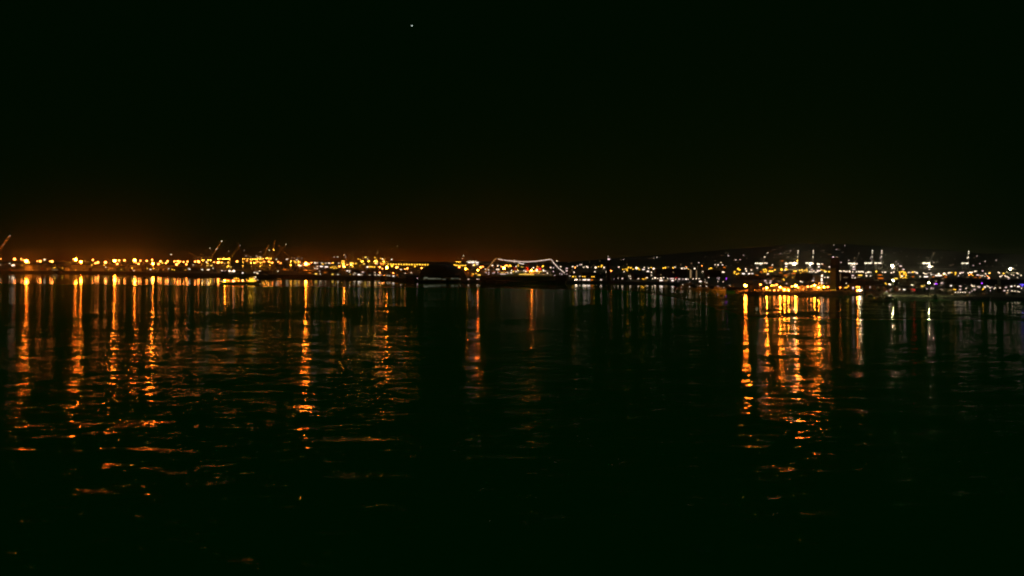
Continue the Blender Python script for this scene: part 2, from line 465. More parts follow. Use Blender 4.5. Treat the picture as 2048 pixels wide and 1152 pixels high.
def house(px, py, r, c, zone):
    D = 6050
    while D < 8600 and CAMZ - (py - HOR) / F * D > hillz(px, D) + 3: D += 25
    z = hillz(px, D) if D < 8600 else hillz(px, 8600)
    o = empty('hillside_house', (PX(px, D), D, z - .5))
    link('wall', HW, o); link('roof', HR, o)
    ww = max(3, min(9.5, r / 7.2 * 1.3 / F * D))
    if ww >= 9:
        link('window', pane(c), o, (-2.6, -.05, 2.6), (4.6, 1, 2.8)); link('window', pane(c), o, (2.6, -.05, 2.6), (4.6, 1, 2.8))
    else: link('window', pane(c), o, (0, -.05, 2.6), (ww, 1, 2.6))
    REC.append(('H', zone, px, o, c, r)); return o
# boats
def loft(m, secs):
    """secs: list of (x, halfbeam, zkeel, zdeck)"""
    vs = []
    for x, b, zk, zd in secs:
        vs += [(x, -b, zd), (x, -b * .92, (zk + zd) * .45), (x, 0, zk), (x, b * .92, (zk + zd) * .45), (x, b, zd)]
    fs = []
    for i in range(len(secs) - 1):
        for j in range(4): fs.append((i * 5 + j, i * 5 + j + 1, (i + 1) * 5 + j + 1, (i + 1) * 5 + j))
        fs.append((i * 5 + 4, i * 5, (i + 1) * 5, (i + 1) * 5 + 4))
    fs += [(0, 4, 3, 2, 1)]
    e = (len(secs) - 1) * 5
    fs += [(e, e + 1, e + 2, e + 3, e + 4)]
    return m.add(vs, fs)
YH = loft(MB(), [(-8, 2.2, -.6, 1.9), (-3, 2.6, -.8, 1.9), (3, 2.4, -.8, 2.2), (6.5, 1.3, -.5, 2.7), (8.5, .1, .6, 3.1)]).mesh('hull', MS['white'])
YC = MB().box(-5, 2.6, -1.8, 1.8, 1.95, 4).box(-3.5, .8, -1.5, 1.5, 4, 5.4).mesh('cabin', MS['white'])
YW = MB().box(-4.6, 2.2, -1.83, -1.80, 2.7, 3.5).mesh('window', MS['glass'])
YA = MB().tube((-2, 0, 5.4), (-2.6, 0, 8), .1, .06, 5).box(-2.9, -2, -1, 1, 6.6, 6.8).mesh('radar_mast', MS['steel'])
SH = loft(MB(), [(-5.5, 1.2, -.4, 1.2), (-1, 1.8, -1., 1.1), (3, 1.3, -.7, 1.3), (6.4, .05, .4, 1.6)]).mesh('hull', MS['white'])
SM = MB().tube((.6, 0, 1.1), (.6, 0, 15), .11, .06, 6).tube((.6, -1, 8), (.6, 1, 8), .05, n=4).mesh('mast', MS['steel'])
SB = MB().tube((.5, 0, 2.6), (-4.3, 0, 2.6), .09, n=5).ball((-1.9, 0, 2.85), 2.4, .22, .25, 8, 4).mesh('boom', MS['white'])
SC = MB().box(-1.6, 2.6, -.8, .8, 1.15, 1.9).mesh('cabin', MS['white'])
def boat(px, py, r, c, zone, D=None, sail=None):
    if D is None: D = (CAMZ - 3.2) * F / (py - HOR)
    sail = random.random() < .45 if sail is None else sail
    z = CAMZ - (py - HOR) / F * D
    s = random.uniform(.9, 1.3)
    o = empty('sailing_boat' if sail else 'motor_yacht', (PX(px, D), D + 3, 0), R(random.choice((0, 180)) + random.uniform(-25, 25)), 1)
    if sail:
        for nm, me in (('hull', SH), ('mast', SM), ('boom', SB), ('cabin', SC)): link(nm, me, o, None, (s, s, s))
    else:
        for nm, me in (('hull', YH), ('cabin', YC), ('window', YW), ('radar_mast', YA)): link(nm, me, o, None, (s, s, s))
    rad = max(.3, r / 7.2 * D / F * .5)
    link('deck_light', LENS[c], o, (0.2, 0, (2.2 if sail else 5.4) * s + rad), (rad, rad, rad * .8))
    REC.append(('T' if sail else 'Y', zone, px, o, c, r)); return o
def place(x0, y0, sc, zone, text, Dpref, kindlow='S', k=.42):
    for it in text.replace('\n', ',').split(','):
        it = it.split()
        if not it: continue
        X, Y, r, ck = float(it[0]), float(it[1]), float(it[2]), it[3]
        px, py = x0 + X / sc, y0 + Y / sc
        c = ck[0]; kd = ck[1] if len(ck) > 1 else None
        r = r * 7.2 / sc
        dmin = shoreD(px) + 30
        if kd is None:
            kd = 'M' if py < 543 else kindlow
        if kd == 'H': house(px, py, r, c, zone); continue
        if kd in 'YT': boat(px, py, r, c, zone, sail=(kd == 'T')); continue
        if kd == 'N':
            mast(px, py, r, c, dmin + 4, zone, k); continue
        D = Dpref * random.uniform(.9, 1.12)
        if py > 521:
            h = {'M': 14, 'S': 5, 'B': 3.5}[kd]
            D = min(D, (CAMZ - gz(px) - h) * F / (py - HOR))
        D = max(D, dmin)
        if zone == 'island':
            D = 1170 if py > 583 else 1195 if py > 577 else 1235
        kk = k * KF.get(c, 1.5)
        if kd == 'M' and r < 12.6: twin(px, py, r, c, D, zone, kk)
        elif kd == 'S' and r < 9.6: lantern(px, py, r, c, D, zone, kk)
        elif kd == 'M': mast(px, py, r, c, D, zone, kk)
        elif kd == 'S': street(px, py, r, c, D, zone, kk)
        elif kd == 'B': lit_shed(px, py, r, c, D, zone)

# ------------------------------------------------------------------ container cranes
def crane_meshes(paint, up, key):
    """local x points to the water; rail gauge 30 m, girder at 44 m, boom 68 m raised by `up` degrees"""
    p = MS[paint]; M = {}
    leg = MB().tube((0, 0, 1.5), (0, 0, 46), 1.8, 1.5, 4); M['leg'] = leg.mesh('leg', p)
    b = MB()
    for x in (0, -30):
        b.box(x - 1, x + 1, -11, 11, 13, 15.5).box(x - .9, x + .9, -10, 10, 43, 45)
    for y in (-9.2, 9.2):
        b.box(-30, 0, y - .8, y + .8, 12.6, 15.1).tube((-29.6, y, 15), (-.4, y, 43), .8, n=4)
    M['portal_frame'] = b.mesh('portal_frame', p)
    M['girder'] = MB().box(-48, 4, -4.2, -2.6, 44.8, 48.2).box(-48, 4, 2.6, 4.2, 44.8, 48.2).box(-48, -46.4, -2.6, 2.6, 45, 48).box(-22, -20.4, -2.6, 2.6, 45, 48).mesh('girder', p)
    a = R(up); c, s = math.cos(a), math.sin(a); b = MB()
    for y in (-3.2, 3.2):
        b.tube((4, y, 46.5), (4 + 68 * c, y, 46.5 + 68 * s), 1.3, 1.0, 4)
    for t in range(8, 68, 10): b.tube((4 + t * c, -3.2, 46.5 + t * s), (4 + t * c, 3.2, 46.5 + t * s), .6, n=4)
    M['boom'] = b.mesh('boom', p)
    b = MB()
    for y in (-5, 5):
        b.tube((0, y * 1.6, 46), (-2, y * .4, 74), .9, .6, 4).tube((-28, y * 1.6, 46), (-2, y * .4, 74), .7, .5, 4)
    b.box(-3, -1, -2.5, 2.5, 73.5, 75.5)
    M['apex_frame'] = b.mesh('apex_frame', p)
    b = MB()
    for t in (34, 62): b.tube((-2, 0, 74.5), (4 + t * c, 0, 46.5 + t * s + .8), .22, n=4)
    b.tube((-2, 0, 74.5), (-46, 0, 48.4), .25, n=4)
    M['stay'] = b.mesh('stay', MS['steel'])
    M['machinery_house'] = MB().box(-40, -27, -4, 4, 48.3, 53.2).box(-36, -33, -2, 2, 53.2, 54.2).mesh('machinery_house', MS['metalwall'])
    M['cab'] = MB().box(-10, -7, -1.6, 1.6, 40.6, 43.6).tube((-8.5, 0, 43.6), (-8.5, 0, 44.9), .5, n=5).mesh('cab', MS['white'])
    M['bogie'] = MB().box(-1.2, 1.2, -5, 5, .3, 1.7).tube((-1, -3.6, .6), (1, -3.6, .6), .6, n=8).tube((-1, 3.6, .6), (1, 3.6, .6), .6, n=8).mesh('bogie', MS['dark'])
    M['_c'] = (c, s)
    return M
FM = dict(LM); FM['y'] = lamp('yellow_floodlight', (1, .48, .04), 60); FM['w'] = lamp('white_floodlight', (1, .85, .6), 9)
FL = {c: MB().ball((0, 0, 0), 1, 1, .55, 8, 4).mesh('floodlight', FM[c], True) for c in 'woyWpd'}
def crane(px, ybase, sc, rz, up, paint, lights, zone, D=None, bright=1., label=''):
    if D is None: D = (CAMZ - gz(px)) * F / (ybase - HOR)
    key = (paint, up)
    if key not in CH: CH[key] = crane_meshes(paint, up, key)
    M = CH[key]; c, s = M['_c']
    o = empty('container_crane', (PX(px, D), D, gz(px)), R(rz), sc)
    for x in (0, -30):
        for y in (-9.2, 9.2):
            link('leg', M['leg'], o, (x, y, 0)); link('bogie', M['bogie'], o, (x, y, 0))
    for k in ('portal_frame', 'girder', 'boom', 'apex_frame', 'stay', 'machinery_house', 'cab'): link(k, M[k], o)
    q = bright / sc
    spots = {'g': [(-44, 44), (-34, 44), (-24, 44), (-14, 44), (-4, 44), (3, 44)], 'a': [(-2, 76.4)], 'm': [(4 + 34 * c, 46.5 + 34 * s)],
             't': [(4 + 67 * c, 47.6 + 67 * s)], 'n': [(4 + 56 * c, 46.5 + 56 * s)], 'h': [(-20, 55)], 'p': [(-30, 30), (0, 30), (-30, 17), (0, 17)], 'l': [(-15, 16.5)], 'j': [(5, 50), (6, 60)], 'b': [(4 + q_ * c, 47.6 + q_ * s) for q_ in (8, 18, 28, 40, 50, 60)]}  # spots on the legs and along the boom are added to brighten the frame
    for it in lights.split():
        k, col, r = it[0], it[1], float(it[2:])
        for (x, z) in spots[k]:
            link('floodlight', FL[col], o, (x, -4.6 if k in 'ghpl' else 0, z), (r * q * 1.15, r * q, r * q))
    REC.append(('C', zone, px, o, lights, label)); return o
A_ = 'left'
crane(-9, 541, 1.45, -12, 49, 'crane', 'tp1.3 mp1.0 ap.8 gd.6 bo.4', A_, D=3330, label='huge crane cut by the left edge of the photo, boom raised')
crane(402, 540, .95, 170, 30, 'crane', 'gy1.5 py.8', A_, D=3500, label='low yellow-lit container crane behind the left quay, leftmost of its cluster')
crane(421, 540, 1.2, -14, 53, 'crane', 'tw1.2 mw.9 aw1.1 pd.8 gd.8 bo.34', A_, label='container crane with boom raised highest, three white lights up the boom, left cluster')
crane(458, 540, 1.05, -10, 50, 'crane', 'gy1.4 tp1.0 aw.7 py1.1 bo.34', A_, label='container crane with yellow lit girder and half raised boom above the ferry lights')
crane(487, 541, 1.05, 200, 70, 'crane', 'py2.0 gy.7 ap.9 bo.3', A_, label='container crane with glowing yellow legs right above the barge, right end of cluster')
B_ = 'mid left'
crane(522, 540, 1.0, -10, 62, 'crane', 'py1.1 ap.9 gy.9 bo.34', B_, label='container crane with steep boom, leftmost of three right of the barge')
crane(540, 540, 1.1, 8, 78, 'crane', 'py1.6 aw1. gy.8', B_, label='container crane with lit yellow leg frame, middle of three right of the barge')
crane(581, 538.5, 1.15, 185, 47, 'crane', 'py1.5 gp.8 bo.3', B_, label='container crane with lit diagonal brace and bright right leg, rightmost of three')
crane(548, 538.5, 1.15, -6, 48, 'crane', 'tw1.1 gd.8 ay.9 bo.36', B_, label='dim container crane whose long half raised boom ends in a white light')
C_ = 'distant'
for i, (px, r_, t_) in enumerate(((687, 6, 'py1.8 gy.9'), (704, -6, 'py1.5 td.9 md.8'), (725, 5, 'td1.6 md1.3 gy1.4'), (737, 4, 'td1.3 md1.3 gy1.4'), (753, -5, 'td1.3 nd1.3 gy1.6 py1.0'), (768, 8, 'gy1.5 py1.4'))):
    crane(px, 0, .78, 80 + r_, 82, 'crane', t_, C_, D=4300 + 60 * i, label='distant small crane with upright boom, ' + ordinal(i + 1) + ' from the left in the hazy orange row')
crane(921, 0, .72, -10, 66, 'crane', 'tw1.6 mw1.6 nw1.6 gy.9', 'dome', D=5600, label='distant crane with short white lit boom just right of the dome')
crane(944, 0, .8, -12, 58, 'crane', 'gw1.6', 'dome', D=5800, label='distant crane with faint boom, left one of two by the liner stern')
crane(951, 0, .8, -12, 58, 'crane', 'gw1.6', 'dome', D=6000, label='distant crane with faint boom, right one of two by the liner stern')
for i, (px, sc, up, li, lb) in enumerate((
        (1524, .74, 60, 'gw1.7 tw1.0 jd1.2', 'port crane with bright white girder light bar, leftmost of its row'),
        (1593, .76, 84, 'gw1.9 tw1.5 nw1.4 mw1.3 jy1.3', 'crane with upright lit boom above the most dazzling white floodlight'),
        (1624, .76, 84, 'gw1.8 tw1.5 nw1.4 mw1.3 jd1.5', 'port crane with upright lit boom just left of the dark tower'),
        (1709, .72, 66, 'gw1.8 td1.6 ad1.2 jd1.2', 'port crane with low curled boom light just right of the dark tower'),
        (1742, .76, 85, 'gw1.7 tw1.5 nw1.4 mw1.3 ap1.4 jp1.0', 'port crane with upright lit boom, left one of the matching close pair'),
        (1761, .76, 85, 'gw1.7 tw1.5 nw1.4 mw1.3 ap1.4 jp1.0', 'port crane with upright lit boom, right one of the matching close pair'),
        (1858, .74, 62, 'gw2.3 td1.6 nd1.2 ad1.0', 'port crane with brightest girder lights and dim bent boom, second from right'),
        (1935, .74, 85, 'gw1.6 tw1.5 nw1.4 mw1.4 aw1.4 jd1.3', 'port crane with upright lit boom, rightmost crane in the photo'))):
    crane(px, 0, sc, 14 + 3 * (i % 3), up, 'crane2', li, 'right', D=3450 + 40 * (i % 4), label=lb)

# ------------------------------------------------------------------ ocean liner
LD = 1745.
def lx(px): return (px - 1046) * LD / F
def lz(py): return CAMZ - (py - HOR) * LD / F
liner = empty('ocean_liner', (PX(1046, LD), LD, 0), R(0))
tag(liner, 'large dark ocean liner moored broadside, dressed with white string lights and three red funnels', 'ocean liner')
hullsec = [(-93, 3.5, 6, 16.4), (-88, 9, 1, 15.6), (-78, 13, -1.5, 15.0), (-40, 15.5, -2, 14.6), (20, 15.5, -2, 14.6), (58, 13.5, -2, 15.), (80, 7.5, -1.5, 16.), (92, 1.6, 1.0, 17.2), (96.5, .2, 7, 17.8)]
loft(MB(), hullsec).build('hull', MS['hullblack'], liner)
b = MB()
b.box(-66, 62, -12.5, 12.5, 14.7, 18.2).box(-58, 54, -12, 12, 18.2, 21.2).box(-48, 49, -11, 11, 21.2, 24.2).box(-34, 44, -9.5, 9.5, 24.2, 27)
b.build('superstructure', MS['white'], liner)
b = MB(); b.box(40, 49, -12.4, 12.4, 24.3, 27.4).box(41, 47, -8, 8, 27.4, 29.6).build('bridge', MS['white'], liner)
for i, x in enumerate((-18, 9, 36.5)):
    f = MB()
    f.tube((x, 0, 26.8), (x - 1.6, 0, 35), 5.0, 5.0, 16)
    fo = f.build('funnel', MS['red'], liner, True); fo.scale = (1, .62, 1)
    f = MB(); f.tube((x - 1.6, 0, 35.02), (x - 2.4, 0, 40), 5.05, 5.05, 16); f.build('funnel_top', MS['hullblack'], fo, True)
    # flood lamps at the foot of each funnel light it
    for dx in (-7.2, 7.2):
        link('floodlight', FL['w'], liner, (x + dx, -10.2, 27.6), (.6 if i < 2 else 1.0,) * 3)
for x, z in ((-56, 53), (60.5, 52)):
    MB().tube((x, 0, 18), (x, 0, z), .55, .2, 8).tube((x, -3, 38), (x, 3, 38), .18, n=5).build('mast', MS['white'], liner)
MB().tube((-18.2, -3, 40.5), (-18.2, -3, 52.5), .25, .15, 6).build('flagpole', MS['white'], liner)
LM['s'] = lamp('string_bulbs', (1, .74, .58), 3.0)
LM['q'] = lamp('amber_string_bulbs', (1, .42, .10), 1.6)
def string_light(pts, col, r=.42):
    m = MB()
    for (x0, z0), (x1, z1) in zip(pts, pts[1:]):
        n = max(1, int(math.hypot(x1 - x0, z1 - z0) / 1.5))
        for i in range(n):
            t = (i + .5) / n; m.ball((x0 + (x1 - x0) * t, 0, z0 + (z1 - z0) * t), r * 1.7, r, r, 6, 3)
        m.tube((x0, 0, z0), (x1, 0, z1), .06, n=3)
    return m.build('string_light', LM[col], liner)
Z5 = lambda X, Y: (lx(960 + X / 7.2), lz(450 + Y / 7.2))
string_light([Z5(62, 684), Z5(150, 575), Z5(228, 482)], 'q', .40)
string_light([Z5(260, 488), Z5(326, 502)], 's')
string_light([Z5(338, 504), Z5(400, 512), Z5(480, 521), Z5(620, 530), Z5(700, 530), Z5(790, 524), Z5(880, 513), Z5(1018, 493)], 's')
string_light([Z5(1026, 496), Z5(1060, 545), Z5(1130, 620), Z5(1220, 692)], 's')
string_light([Z5(497, 492), Z5(497, 548)], 's', .36)
for X0, Y0, X1, Y1, c in ((552, 546, 632, 562, 'w'), (560, 708, 780, 712, 'y'), (290, 705, 376, 705, 'p'), (430, 664, 545, 660, 'd'), (300, 685, 370, 686, 'y'), (800, 712, 1040, 712, 'd'), (820, 668, 890, 668, 'y'), (585, 600, 625, 608, 'y'), (880, 662, 1000, 664, 'd')):
    x0, z0 = Z5(X0, Y0); x1, z1 = Z5(X1, Y1); m = MB()
    n = max(2, int((x1 - x0) / 2.2))
    for i in range(n):
        x = x0 + (x1 - x0) * (i + .5) / n; z = z0 + (z1 - z0) * (i + .5) / n
        m.box(x - .75, x + .75, -12.62, -12.56, z - .5, z + .5)
    m.build('window_row', BM[c], liner)
for X, Y, r, c in ((520, 595, 10, 'w'), (550, 572, 9, 'y'), (550, 590, 9, 'y'), (765, 615, 14, 'w'), (740, 655, 13, 'O'), (726, 660, 12, 'y'), (810, 640, 14, 'o'), (818, 642, 15, 'w'), (905, 590, 16, 'y'), (895, 600, 12, 'y'), (915, 660, 12, 'w'), (657, 665, 12, 'w'),
                   (822, 600, 9, 'y'), (940, 664, 9, 'p'), (967, 690, 11, 'w'), (1015, 612, 12, 'w'), (1055, 617, 9, 'p'), (1053, 668, 9, 'p'), (400, 685, 10, 'w'), (448, 686, 11, 'w'), (520, 665, 10, 'w'), (540, 640, 8, 'y'),
                   (205, 686, 10, 'p'), (130, 684, 9, 'p'), (125, 708, 8, 'p'), (90, 685, 9, 'p'), (185, 692, 8, 'p'), (260, 682, 8, 'p'), (1145, 697, 8, 'p'), (1175, 708, 9, 'p'), (700, 560, 5, 'r'), (480, 668, 9, 'y'), (655, 690, 6, 'y'), (845, 690, 7, 'y')):
    x, z = Z5(X, Y); rr = r / 7.2 * LD / F * .6
    link('deck_light', LENS[c], liner, (x, -12.2, z), (rr, rr, rr))
x, z = Z5(862, 632)
link('deck_light', LENS['r'], liner, (x, -7.5, z), (1.9, 1.9, 2.2))  # red glow added where the floodlit funnel looks red; no lamp there
for X in (500, 690):
    x, z = Z5(X, 636); link('deck_light', LENS['r'], liner, (x, -6, z), (.35, .35, .35))  # smaller red glows added for the other two funnels
LB = MB(); LB.ball((0, 0, 0), 4, 1.3, 1.1, 8, 5); LBM = LB.mesh('lifeboat', MS['white'], True)
for i in range(9): link('lifeboat', LBM, liner, (-40 + i * 10, -12.9, 23.4))
m = MB(); m.tube((92, 0, 17.5), (93, 0, 21), .15, n=5).tube((-92, 0, 16.4), (-94, 0, 20), .15, n=5)
m.build('staff', MS['white'], liner)

# ------------------------------------------------------------------ great dome
DD = 1835.
dome = empty('dome_building', (PX(882, DD), DD + 30, 4), 0)
tag(dome, 'huge dark rounded dome standing on the waterfront left of the ocean liner', 'dome')
DW, DH = 49 * DD / F, CAMZ - 6.5 * DD / F - 4
vs, fs = [], []
nu, nv = 40, 12
for j in range(nv + 1):
    t = j / nv
    # flattened profile: rim at 0, crown at 1
    rr = DW * math.cos(t * math.pi / 2) ** .95; zz = DH * math.sin(t * math.pi / 2) ** 1.02
    for i in range(nu):
        a = 2 * math.pi * i / nu; vs.append((rr * math.cos(a), rr * math.sin(a) * .95, zz))
for j in range(nv):
    for i in range(nu): fs.append((j * nu + i, j * nu + (i + 1) % nu, (j + 1) * nu + (i + 1) % nu, (j + 1) * nu + i))
MB().add(vs, fs).build('shell', MS['domeskin'], dome, False)
m = MB()
for i in range(0, nu, 4):
    for j in range(nv - 1): m.tube(vs[j * nu + i], vs[(j + 1) * nu + i], .35, n=3, cap=False)
m.build('rib', MS['dark'], dome)
m = MB(); m.box(-DW * .85, DW * .8, -DW - 3, -DW * .72, 0, 5.5); m.build('base_wall', MS['white'], dome)
for X0, X1, Y, h, c in ((705, 760, 762, 3.0, 'e'), (762, 880, 773, 2.2, 'e'), (893, 950, 775, 1.6, 'e'), (970, 1020, 782, 1.2, 'e'), (1095, 1140, 772, 1.6, 'e'), (1160, 1200, 771, 1.2, 'e'), (700, 712, 782, 1.8, 'e')):
    Dw = DD + 30 - DW - 3
    x0, x1 = PX(750 + X0 / 7.2, Dw) - PX(882, DD), PX(750 + X1 / 7.2, Dw) - PX(882, DD)
    z = CAMZ - (450 + Y / 7.2 - HOR) / F * Dw - 4; z = max(z, h / 2 + .2)
    link('window', pane(c), dome, ((x0 + x1) / 2, -DW - 3.05, z), (x1 - x0, 1, h))  # glowing panes; the left ones stand in for the lamplit base wall
link('doorway', DOOR, dome, (DW * .3, -DW - 3, 0), (5, 1, 4))
# smaller dark dome right of the slim tower
d2 = empty('small_dome_hall', (PX(1241, 1850), 1850, 4))
tag(d2, 'small dark domed hall in front of white and yellow lamps right of the slim tower', 'dome')
MB().ball((0, 0, 3), 15, 15, 13, 20, 10).build('shell', MS['domeskin'], d2, True)
MB().tube((0, 0, 0), (0, 0, 5), 15.4, n=20).build('base_wall', MS['dark'], d2)

# ------------------------------------------------------------------ towers
t1 = empty('lookout_tower', (PX(1217, 1725), 1725, 4))
tag(t1, 'slim dark lookout tower with a white light bar on top, right of the liner', 'tower')
MB().tube((0, 0, 0), (0, 0, 40), 4.2, 3.6, 12).build('shaft', MS['dark'], t1)
MB().tube((0, 0, 40), (0, 0, 43), 3.6, 5.6, 12).tube((0, 0, 43), (0, 0, 46.5), 5.6, 5.6, 12).build('cabin', MS['dark'], t1)
MB().tube((0, 0, 46.5), (0, 0, 56), .35, .15, 6).build('antenna', MS['steel'], t1)
MB().box(-2.2, 2.2, -5.75, -5.65, 47.0, 48.6).tube((0, -5.4, 46.5), (0, -5.4, 47.1), .2, n=4).build('light_bar', LM['p'], t1)
link('beacon', LENS['p'], t1, (-1.2, 0, 53.5), (.6, .6, .6))
link('beacon', LENS['o'], t1, (5.4, -2, 23), (1.0, 1.0, 1.1)); link('beacon', LENS['r'], t1, (5.2, -2, 19.5), (.5, .5, .5))
TD = 1225.
t2 = empty('island_tower', (PX(1670, TD), TD, IG), -math.atan((1670 - 1024) / F))
tag(t2, 'tall square dark tower on the island, its left face glowing dull yellow near the foot', 'tower')
tw = lambda p: (p - 1670) * TD / F * .93
tz = lambda y: CAMZ - (y - HOR) * TD / F - IG
MB().box(tw(1661.5), tw(1679), 3, 15, 0, tz(516.5)).box(tw(1661), tw(1679.6), 2.4, 15.6, tz(516.5), tz(515)).build('shaft', MS['black'], t2)  # shade of the unlit part is put into this black colour
MB().box(tw(1660.6), tw(1671.6), -5, 2.9, 0, tz(537)).box(tw(1660.3), tw(1671.9), -5.4, 2.9, tz(537), tz(536)).build('lit_face', MS['olive'], t2)  # lit lower face built as a block, floodlight tint put into its colour
MB().box(tw(1662), tw(1664), 8, 9, tz(515), tz(513.8)).box(tw(1672), tw(1674), 8, 9, tz(515), tz(513.8)).build('parapet_lamp_base', MS['black'], t2)
link('beacon', LENS['p'], t2, (tw(1666.3), 6, tz(514)), (1.25, .8, .6)); link('beacon', LENS['d'], t2, (tw(1674), 6, tz(514)), (1.1, .8, .5))
for xx in (1662, 1666, 1670.5): link('floodlight', LENS['y'], t2, (tw(xx), -8.5, 1.2), (.5, .5, .3))
for k in range(4): MB().box(tw(1661.5 + 2.6 * k), tw(1662.6 + 2.6 * k), -5.06, -5.0, tz(560), tz(540)).build('louvre', MS['brick'], t2)

# ------------------------------------------------------------------ barge and harbour boats
BD = 1690.
bg = empty('work_barge', (PX(482, BD), BD, 0))
tag(bg, 'long yellow-lit work barge with dark bow moored off the left quay', 'barge')
bx = lambda p: (p - 482) * BD / F
bz = lambda y: CAMZ - (y - HOR) * BD / F
loft(MB(), [(bx(441), 5, 0, 3.6), (bx(446), 8, -1, 3.4), (bx(506), 8, -1, 3.4), (bx(516), 5, -.5, 5.2), (bx(522), .4, 1.5, 7)]).build('hull', MS['dark'], bg)
MB().box(bx(446), bx(508), -7, 7, 3.4, 3.9).build('deck', MS['barge'], bg)
MB().box(bx(449), bx(463), -4, 4, 3.9, 9.0).box(bx(452), bx(460), -3, 3, 9, 10.4).build('cargo_shed', MS['brick'], bg)
MB().box(bx(471), bx(476), -4, 4, 3.9, 11.2).box(bx(477), bx(480), -3.4, 3.4, 3.9, 10).build('deckhouse', MS['barge'], bg)
MB().box(bx(498), bx(515), -4.5, 4.5, 4.2, 7.6).box(bx(499.5), bx(513), -4, 4, 7.9, 11).box(bx(500), bx(512), -4.4, 4.4, 11, 11.4).build('wheelhouse', MS['barge'], bg)
MB().tube((bx(506), 0, 11.4), (bx(506), 0, 17), .2, .1, 6).tube((bx(476), 0, 11), (bx(476), 0, 15), .2, .1, 6).build('mast', MS['steel'], bg)
MB().box(bx(499), bx(510), -4.56, -4.52, 5.4, 6.6).box(bx(500), bx(508), -4.06, -4.02, 9, 10.1).build('window_row', LM['y'], bg)
for p_, y_, r_, c_ in ((452, 561.2, 20, 'O'), (468.5, 561.4, 18, 'o'), (487.5, 561, 17, 'o'), (513.5, 554, 11, 'w'), (511, 557.2, 11, 'w'), (475, 556.4, 12, 'y'), (457, 564.8, 7, 'y'), (495, 558, 6, 'y'), (505, 558.5, 8, 'y'), (502, 555.6, 9, 'y'), (507, 556.2, 10, 'y'), (510, 553.6, 9, 'y'), (479, 557, 9, 'y'), (471.5, 556.6, 9, 'y'), (498, 561.4, 9, 'y'), (503, 561.2, 9, 'y'), (508, 561, 8, 'y'), (460, 561.6, 9, 'o'), (480, 561.6, 8, 'o')):
    rr = r_ / 7.2 * BD / F * (.42 if c_ == 'O' else .62); link('deck_light', LENS[c_], bg, (bx(p_), -7.4, bz(y_)), (rr, rr, rr))  # several yellow ones are added to brighten the superstructure

for p_ in (450, 458, 473, 478, 500, 505, 510, 514):
    link('floodlight', FL['y'], bg, (bx(p_), -8.2, 6.5), (.42, .3, .3))  # lamps added off the hull side to brighten the deckhouses


# ------------------------------------------------------------------ lights, lamp by lamp
place(0, 450, 7.2, 'west', '''10 488 9 o,210 492 30 o,305 490 16 o,380 520 46 O,580 522 26 o,642 498 17 w,750 525 32 o,1008 538 6 y,1090 498 37 O,1165 530 33 O,
1338 503 20 o,1323 575 13 y,1375 550 20 o,1410 538 28 o,1520 538 34 o,1500 578 11 y,1523 610 7 w,1650 515 40 O,1715 510 22 o,1690 560 22 o,1790 510 20 o,0 575 8 w,138 553 9 w,180 580 20 w,205 578 14 w,1565 645 7 y,
340 505 14 o,415 540 18 o,1225 515 7 y,540 520 12 o,720 522 12 o,1055 490 10 o,900 622 7 y,790 612 8 y,770 618 6 y,1745 640 7 y,1840 630 9 yB,320 578 6 y,680 632 6 oB,1240 622 9 oB,1090 650 7 y''', 3550)
place(250, 450, 7.2, 'central quay', '''0 510 16 o,140 508 37 O,160 540 14 o,222 515 20 o,195 560 22 o,312 517 22 o,390 503 19 o,400 558 34 O,510 525 27 o,483 562 22 o,540 548 16 y,587 550 20 o,613 522 22 o,665 425 9 w,713 525 20 o,760 520 24 o,
795 525 17 o,743 567 29 o,775 545 16 o,843 532 18 o,900 527 19 o,883 567 20 o,980 573 7 w,1008 527 20 o,1063 530 30 o,1045 520 14 o,1170 533 18 w,1283 535 12 o,1340 540 32 o,1355 528 14 o,1425 552 7 w,1395 540 8 o,1613 525 24 o,1820 543 24 o,
102 618 14 y,40 628 12 oB,320 625 9 y,410 625 13 y,368 640 11 w,630 630 8 w,680 640 9 y,710 648 8 y,930 637 10 w,915 628 7 w,1112 642 11 w,1192 645 12 w,1210 643 8 w,1268 622 7 w,1188 585 16 yB,1243 585 16 yB,
128 662 7 w,1505 662 22 w,1568 662 26 w,1540 668 14 w,1395 658 9 w,1440 662 6 p,1470 603 15 y,1490 600 12 y,1520 605 14 yB,1695 690 11 wB,1740 447 7 p,1815 462 7 p,1755 515 9 o,1860 682 7 w,870 650 6 y,965 645 6 oB''', 3500)
